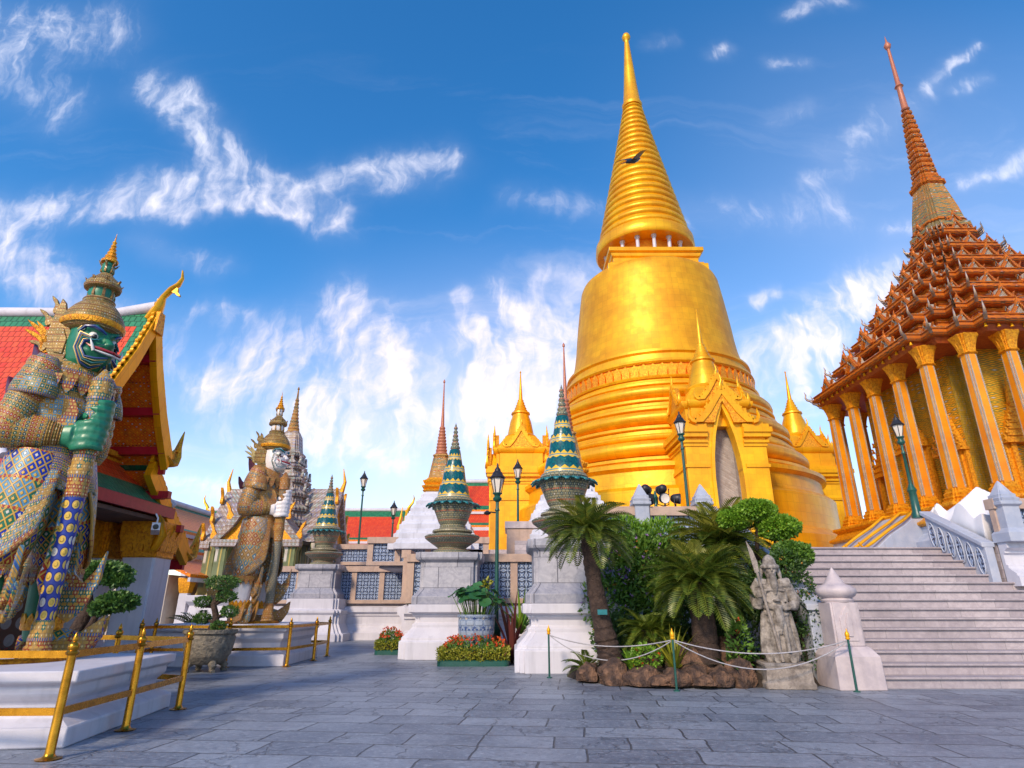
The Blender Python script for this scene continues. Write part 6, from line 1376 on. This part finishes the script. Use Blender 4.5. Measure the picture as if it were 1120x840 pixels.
b.loft([[(x, y, 0) for x, y in pts], [(x + (3.8 - x) * .04, y + (15 - y) * .04, .22) for x, y in pts]]); tag(b.build('soil_bed', M['soil'], None, 30), kind='structure')

# stone guardian of the stairs
sg = thing('stone_guardian', 'grey stone warrior statue with long beard holding a tall halberd', 'stone statue', (5.16, 12.78, 0), radians(-8)); sg.scale = (.88, .92, 1)
MB().stack(SQ, [(.5, 0), (.5, .10), (.47, .12), (.46, .36), (.49, .38), (.49, .44)]).build('plinth', M['old_stone'], sg, 25, .02)
B = MB(); z0 = .44
def el2(z, a, c, cx=0, cy=0, n=30, fold=0): return [(cx + a * (1 + fold * cos(9 * 2 * pi * k / n)) * cos(2 * pi * k / n), cy + c * (1 + fold * cos(9 * 2 * pi * k / n)) * sin(2 * pi * k / n), z0 + z) for k in range(n)]
B.loft([el2(0, .34, .26, .02, 0, 45, .05), el2(.12, .37, .28, .02, 0, 45, .06), el2(.4, .33, .26, 0, 0, 45, .06), el2(.75, .27, .22, 0, 0, 45, .04), el2(.95, .25, .21, 0, 0, 45), el2(1.2, .29, .22, 0, 0, 45), el2(1.38, .28, .19, 0, 0, 45), el2(1.47, .16, .14, 0, 0, 45)])
B.tube([(0, 0, z0 + 1.4), (0, -.02, z0 + 1.55)], [.1, .09], 14)
B.loft([el2(z, a, c, 0, -.04, 22) for z, a, c in ((1.48, .05, .06), (1.53, .10, .11), (1.62, .125, .135), (1.74, .125, .135), (1.82, .12, .13))])
B.tube([(0, -.17, z0 + 1.70), (0, -.205, z0 + 1.655), (0, -.18, z0 + 1.64)], [.015, .028, .02], 8)
for s in (-1, 1):
    B.tube([(s * .045, -.165, z0 + 1.725), (s * .085, -.145, z0 + 1.73)], [.016, .012], 6); B.tube([(s * .125, -.02, z0 + 1.64), (s * .135, -.02, z0 + 1.72)], [.02, .03], 6)
B.loft([el2(z, a, c, 0, -.03, 22) for z, a, c in ((1.76, .14, .15), (1.80, .15, .16), (1.88, .13, .14), (1.93, .09, .1), (1.97, .03, .04))])      # helmet
B.tube([(0, -.15, z0 + 1.6), (0, -.20, z0 + 1.5), (0, -.235, z0 + 1.35), (0, -.235, z0 + 1.2)], [.05, .085, .075, .02], 12)       # beard
B.tube([(-.27, .0, z0 + 1.36), (-.40, -.02, z0 + 1.15), (-.38, -.10, z0 + .98)], [.12, .13, .12], 14); B.tube([(-.38, -.1, z0 + .98), (-.34, -.24, z0 + 1.22)], [.11, .07], 12)
B.tube([(.27, .0, z0 + 1.36), (.43, -.02, z0 + 1.12), (.42, -.06, z0 + 1.02)], [.12, .13, .11], 14); B.tube([(.42, -.06, z0 + 1.02), (.24, -.2, z0 + .98)], [.11, .06], 12); B.tube([(.42, .02, z0 + 1.2), (.50, .05, z0 + 1.28)], [.09, .03], 8)
for f in range(4):
    B.tube([(-.355, -.24, z0 + 1.17 + f * .032), (-.385, -.295, z0 + 1.17 + f * .032), (-.335, -.32, z0 + 1.17 + f * .03), (-.30, -.29, z0 + 1.17 + f * .03)], .019, 6)
    B.tube([(.25, -.19, z0 + .94 + f * .03), (.18, -.235, z0 + .93 + f * .03), (.13, -.225, z0 + .92 + f * .03)], .019, 6)
B.tube([(-.34, -.22, z0 + 1.28), (-.36, -.27, z0 + 1.31), (-.33, -.30, z0 + 1.31)], .02, 6); B.tube([(.25, -.2, z0 + 1.05), (.2, -.22, z0 + 1.09), (.16, -.23, z0 + 1.08)], .02, 6)
for s in (-1, 1): B.tube([(s * .14, -.1, z0 + .06), (s * .16, -.34, z0 + .05)], [.10, .07], 10)
for k in range(3): B.tube([(-.24 + .02 * k, -.12, z0 + .86 - k * .13), (0, -.25 - .01 * k, z0 + .78 - k * .14), (.24 - .02 * k, -.12, z0 + .86 - k * .13)], .03, 8)
B.lathe([(.265, .93), (.285, .95), (.285, 1.0), (.265, 1.02)], (0, 0, z0), 24)
B.lathe([(.0, .0), (.06, .0), (.09, .02), (.05, .04)], (0, -.235, z0 + 1.08), 12)
B.lathe([(.20, 1.70), (.215, 1.74), (.17, 1.78)], (0, -.03, z0), 22)
for s in (-1, 1):
    B.tube([(s * .15, -.16, z0 + 1.70), (s * .06, -.20, z0 + 1.755), (0, -.19, z0 + 1.74)], [.015, .028, .02], 8); B.tube([(s * .10, -.12, z0 + 1.66), (s * .04, -.17, z0 + 1.64)], [.035, .03], 8)
    B.tube([(s * .17, -.02, z0 + 1.72), (s * .20, 0, z0 + 1.60), (s * .22, .02, z0 + 1.48)], [.04, .05, .03], 8)
    B.tube([(s * .12, -.12, z0 + 1.44), (s * .30, -.06, z0 + 1.42), (s * .42, .02, z0 + 1.30)], [.06, .12, .07], 10); B.tube([(s * .06, -.21, z0 + 1.3), (s * .2, -.2, z0 + 1.28), (s * .24, -.14, z0 + 1.1), (s * .1, -.21, z0 + 1.05)], [.03, .04, .04, .03], 8)
    B.tube([(s * .06, -.22, z0 + .95), (s * .09, -.27, z0 + .6), (s * .10, -.30, z0 + .18)], [.04, .045, .05], 8); B.tube([(s * .26, -.05, z0 + .9), (s * .34, -.06, z0 + .5), (s * .38, -.05, z0 + .12)], [.06, .06, .05], 10)
B.tube([(0, -.24, z0 + .98), (0, -.27, z0 + .72), (0, -.29, z0 + .5)], [.09, .10, .02], 10)
o = B.build('body', M['warrior'], sg, 60); rm = o.modifiers.new('one_surface', 'REMESH'); rm.mode = 'VOXEL'; rm.voxel_size = .013; rm.use_smooth_shade = True
ht = thing('halberd', 'tall halberd with curved blade held by the stone warrior', 'weapon', (5.08, 12.44, .46), radians(-8))
b = MB(); b.tube([(-.03, 0, 0), (-.20, -.0, 1.0), (-.29, 0, 1.6)], [.03, .028, .026], 10); b.build('shaft', M['old_stone'], ht, 60)
b = MB(); b.extrude([(-.03, 0), (.05, .02), (.06, .2), (.02, .42), (-.05, .60), (-.07, .62), (-.06, .45), (-.05, .2)], .03, T(-.30, 0, 1.58, 0, 0, -.1)); b.build('blade', M['old_stone'], ht, 0, .006)

# bollards and rope
bp = [(.80, 14.4), (2.95, 12.15), (6.12, 12.05)]
for (x, y), lb in zip(bp, ('green bollard with gold finial before the white pedestal base', 'green bollard with gold finial in front of the rockery', 'green bollard with gold finial at the newel post')):
    o = thing('rope_bollard', lb, 'bollard', (x, y, 0), 0, 'green rope bollards')
    MB().lathe([(.06, 0), (.06, .015), (.022, .03), (.02, .86)], n=14).build('post', M['green_metal'], o, 40)
    MB().lathe([(.034, .86), (.042, .88), (.03, .90), (.042, .93), (.036, .97), (.014, 1.0), (.0, 1.06)], n=14).build('finial', M['gold'], o, 50)
def rope(a, c, sag, label):
    P = [V(a).lerp(V(c), k / 16) - V((0, 0, sag * 4 * (k / 16) * (1 - k / 16))) for k in range(17)]
    tag(MB().tube(P, .011, 6).build('rope', M['rope'], None, 60), label, 'rope', 'ropes along the rockery')
rope((.83, 14.37, .84), (2.92, 12.18, .84), .16, 'upper rope from the left bollard to the middle one'); rope((.83, 14.37, .83), (2.92, 12.18, .82), .40, 'lower sagging rope from the left bollard to the middle one')
rope((2.98, 12.14, .84), (6.09, 12.05, .84), .22, 'upper rope from the middle bollard to the newel post'); rope((2.98, 12.14, .82), (6.09, 12.05, .82), .46, 'lower sagging rope from the middle bollard to the newel post')
sp = thing('name_plate', 'small green plant label nailed to the leaning trunk', 'label', (1.86, 13.42, 1.32), radians(5)); MB().box(-.10, .10, -.01, .01, -.05, .05).build('plate', M['teal'], sp, 0, .008)

# lotus pot in its flower bed
def flower_bed(loc, w, d, label, fl=True, n=1.0):
    o = thing('flower_bed', label, 'flower bed', loc)
    def ring(e, z): return [(x * (w / 2 - e - .15) + .15 * cx, y * (d / 2 - e - .15) + .15 * cy, z) for x, y, cx, cy in [(sx, sy, cos(a), sin(a)) for (sx, sy, a0) in ((1, 1, 0), (-1, 1, pi / 2), (-1, -1, pi), (1, -1, 1.5 * pi)) for a in [a0 + k * pi / 10 for k in range(6)]]]
    MB().loft([ring(0, 0), ring(0, .12), ring(.04, .14)]).build('edging', M['green_metal'], o, 30)
    b = MB()
    for i in range(int(3600 * n)):
        t = rnd.random() * 2 * (w + d); x, y = (-w / 2 + t, -d / 2) if t < w else (w / 2, -d / 2 + t - w) if t < w + d else (w / 2 - (t - w - d), d / 2) if t < 2 * w + d else (-w / 2, d / 2 - (t - 2 * w - d))
        k = rnd.uniform(.80, 1.0); x *= k; y *= k; z = .12 + .30 * rnd.random() * (1 if k > .84 else 1.0)
        leaf_quad(b, V((x, y, z)), (V((x / w, y / d, 0)) + rdir(.6)).normalized(), rdir(), .07, .04)
    b.build('hedge', M['hedge'], o, 0)
    b = MB(); b2 = MB()
    for i in range(int(2600 * n)):
        x, y = rnd.uniform(-.42, .42) * w, rnd.uniform(-.42, .42) * d; z = .25 + (.14 + .36 * (1 - (2 * x / w) ** 2) * (1 - (2 * y / d) ** 2)) * rnd.random()
        leaf_quad(b, V((x, y, z)), rdir(.7), rdir(), .09, .035)
    for i in range(int(190 * n)):
        x, y = rnd.uniform(-.43, .43) * w, rnd.uniform(-.43, .43) * d; z = (.42 + .36 * (1 - (2 * x / w) ** 2) * (1 - (2 * y / d) ** 2)) * rnd.uniform(.82, 1.08)
        for k in range(5): leaf_quad(b2, V((x, y, z + .03)), rdir(.2), rdir(), .06, .05)
    b.build('leaves', M['leaf'], o, 0); b2.build('flowers', M['petal_red'], o, 0)['kind'] = 'stuff'
    MB().box(-w / 2 + .2, w / 2 - .2, -d / 2 + .2, d / 2 - .2, .02, .3).build('soil', M['soil'], o, 0)
    return o
flower_bed((-1.0, 17.85, 0), 1.85, 1.6, 'flower bed of red blooms edged by a yellow hedge under the lotus pot')
flower_bed((-3.95, 21.6, 0), .9, .9, 'small flower bed of red blooms left of the marble pedestal', True, .4)
M['blue_china'] = mosaic('blue_painted_china', (.26, .26), [(.20, .26, .38), (.16, .22, .35)], (.30, .36, .46), (.04, .08, .24), 'flower', .62, .25, (.05, .10, .28))
lp = thing('lotus_pot', 'round blue and white china pot standing in the flower bed', 'pot', (-.98, 18.0, .3))
MB().lathe([(.26, 0), (.30, .04), (.42, .22), (.49, .48), (.50, .72), (.49, .84), (.53, .86), (.53, .93), (.47, .93), (.44, .85)], n=36).build('pot', M['blue_china'], lp, 50)
MB().lathe([(.0, .80), (.44, .80)], n=24, caps=(False, False)).build('water', M['black'], lp, 50)
lt = thing('lotus_plant', 'bunch of round green lotus leaves growing from the china pot', 'plant', (-.98, 18.0, 1.1)); b = MB(); b2 = MB()
for i in range(46):
    a = i * 2.4; r = .12 + .62 * sqrt(i / 46) * rnd.uniform(.8, 1.1); z = .92 - .55 * (r / .9) ** 1.5 + rnd.uniform(-.1, .12); c = V((r * cos(a), r * sin(a), z)); R = rnd.uniform(.11, .19); nrm = (V((cos(a) * .6, sin(a) * .6, 1)) + rdir() * .3).normalized(); t1 = nrm.orthogonal().normalized(); t2 = nrm.cross(t1)
    ci = b.vert(c - nrm * .03); ri = [b.vert(c + (t1 * cos(k * pi / 6) + t2 * sin(k * pi / 6)) * R * (1 + .1 * cos(k * 1.7 + i)) + nrm * .02 * cos(k * pi / 2)) for k in range(12)]
    for k in range(12): b.face((ci, ri[k], ri[(k + 1) % 12]))
    b2.tube([(c.x * .35, c.y * .35, -.3), (c.x * .7, c.y * .7, z * .4), tuple(c)], [.014, .012, .008], 5)
b.build('leaves', M['lotus'], lt, 60); b2.build('stalk', M['leaf'], lt, 60)
b = MB(); foliage(b, (.25, .1, .95), (.1, .1, .12), 40, .12, .08, .6); b.build('bloom', M['hedge'], lt, 0)
for i in range(16):
    pass
# bonsai trees
def bonsai(loc, label, limbs, pads, L, W, n, pot=None):
    o = thing('bonsai_tree', label, 'bonsai', loc, 0, 'pruned bonsai trees')
    b = MB()
    for P, R in limbs: b.tube(P, R, 10)
    b.build('trunk', M['wood'], o, 60)
    for c, r in pads:
        b = MB(); foliage(b, c, r, int(n * r[0] * r[2] * 9) + 200, L, W, .3, .6, .25); b.build('leaf_pad', M['leaf_bonsai'], o, 0)
    return o
bonsai((-8.0, 12.2, .55), 'bonsai with two rounded leaf pads beside the temple hall pillar', [([(0, 0, 0), (-.1, 0, .4), (.05, 0, .8), (.0, 0, 1.15)], [.16, .13, .11, .06]), ([(.03, 0, .75), (.4, -.1, .80), (.62, -.1, .85)], [.07, .05, .03]), ([(.05, 0, .3), (.2, 0, .6), (.35, 0, 1.1)], [.07, .06, .03])],
       [((.12, 0, 1.50), (.50, .46, .17)), ((-.22, .1, 1.34), (.26, .26, .12)), ((.5, -.05, 1.36), (.24, .25, .11)), ((.66, -.12, .96), (.32, .28, .15)), ((.42, -.2, .84), (.18, .18, .09))], .085, .06, 2600)
pt = thing('bonsai_pot', 'dark glazed bonsai pot half hidden behind the green giant pedestal', 'pot', (-8.0, 12.2, 0)); MB().lathe([(.3, 0), (.34, .05), (.5, .2), (.56, .42), (.62, .46), (.62, .54), (.52, .54), (.0, .5)], n=28).build('pot', M['ceramic_dark'], pt, 40)
bonsai((-7.2, 15.75, .88), 'cloud pruned bonsai with small pads in the stone pot between the giants', [([(0, 0, 0), (.08, 0, .3), (-.04, 0, .6), (.08, 0, .95)], [.10, .08, .07, .04]), ([(.05, 0, .3), (.3, 0, .4)], [.04, .02]), ([(-.02, 0, .55), (-.3, 0, .55)], [.04, .02]), ([(.05, 0, .2), (-.25, .1, .25)], [.04, .02]), ([(.0, 0, .6), (.25, 0, .72)], [.04, .02])],
       [((.10, 0, 1.10), (.38, .34, .16)), ((-.30, 0, .66), (.20, .2, .12)), ((.25, 0, .78), (.24, .22, .12)), ((-.32, .1, .28), (.2, .18, .11)), ((.38, 0, .44), (.2, .18, .12)), ((.2, -.1, .12), (.16, .16, .1))], .05, .035, 2600)
sp_ = thing('stone_pot', 'carved round stone pot on short feet between the two railings', 'pot', (-7.2, 15.75, 0))
b = MB(); b.lathe([(.30, .16), (.40, .20), (.48, .34), (.52, .40), (.52, .46), (.54, .5), (.575, .74), (.55, .80), (.60, .84), (.60, .92), (.52, .92), (.50, .84), (.0, .82)], n=40); b.build('bowl', M['pot_stone'], sp_, 40)
for k in range(4):
    a = pi / 4 + k * pi / 2; b = MB(); b.tube([(.34 * cos(a), .34 * sin(a), .22), (.44 * cos(a), .44 * sin(a), .12), (.40 * cos(a), .40 * sin(a), .04), (.5 * cos(a), .5 * sin(a), .02)], [.10, .08, .06, .05], 10); b.build('foot', M['pot_stone'], sp_, 60)
# bird
bd = thing('bird', 'dark bird in flight in front of the ringed golden spire', 'bird', (4.9, 20.0, 18.3), radians(20)); bd.rotation_euler = (radians(20), radians(-28), radians(25))
b = MB(); b.tube([(-.42, 0, .0), (-.25, 0, .0), (0, 0, .0), (.22, 0, .03), (.32, 0, .06), (.42, 0, .04)], [.05, .07, .10, .075, .055, .008], 12)
b.loft([[(-.62, -.12, -.01), (-.62, .12, -.01), (-.6, .12, .01), (-.6, -.12, .01)], [(-.3, -.04, -.02), (-.3, .04, -.02), (-.3, .04, .02), (-.3, -.04, .02)]])
for s in (-1, 1):
    b.loft([[(x0, s * y, z - h), (x1, s * y, z - h * .3), (x1, s * y, z + h * .3), (x0, s * y, z + h)] for x0, x1, y, z, h in ((.16, -.18, .05, .02, .03), (.2, -.16, .32, .16, .02), (.10, -.16, .60, .22, .012), (-.10, -.16, .88, .2, .004))])
b.build('body', M['black'], bd, 60)
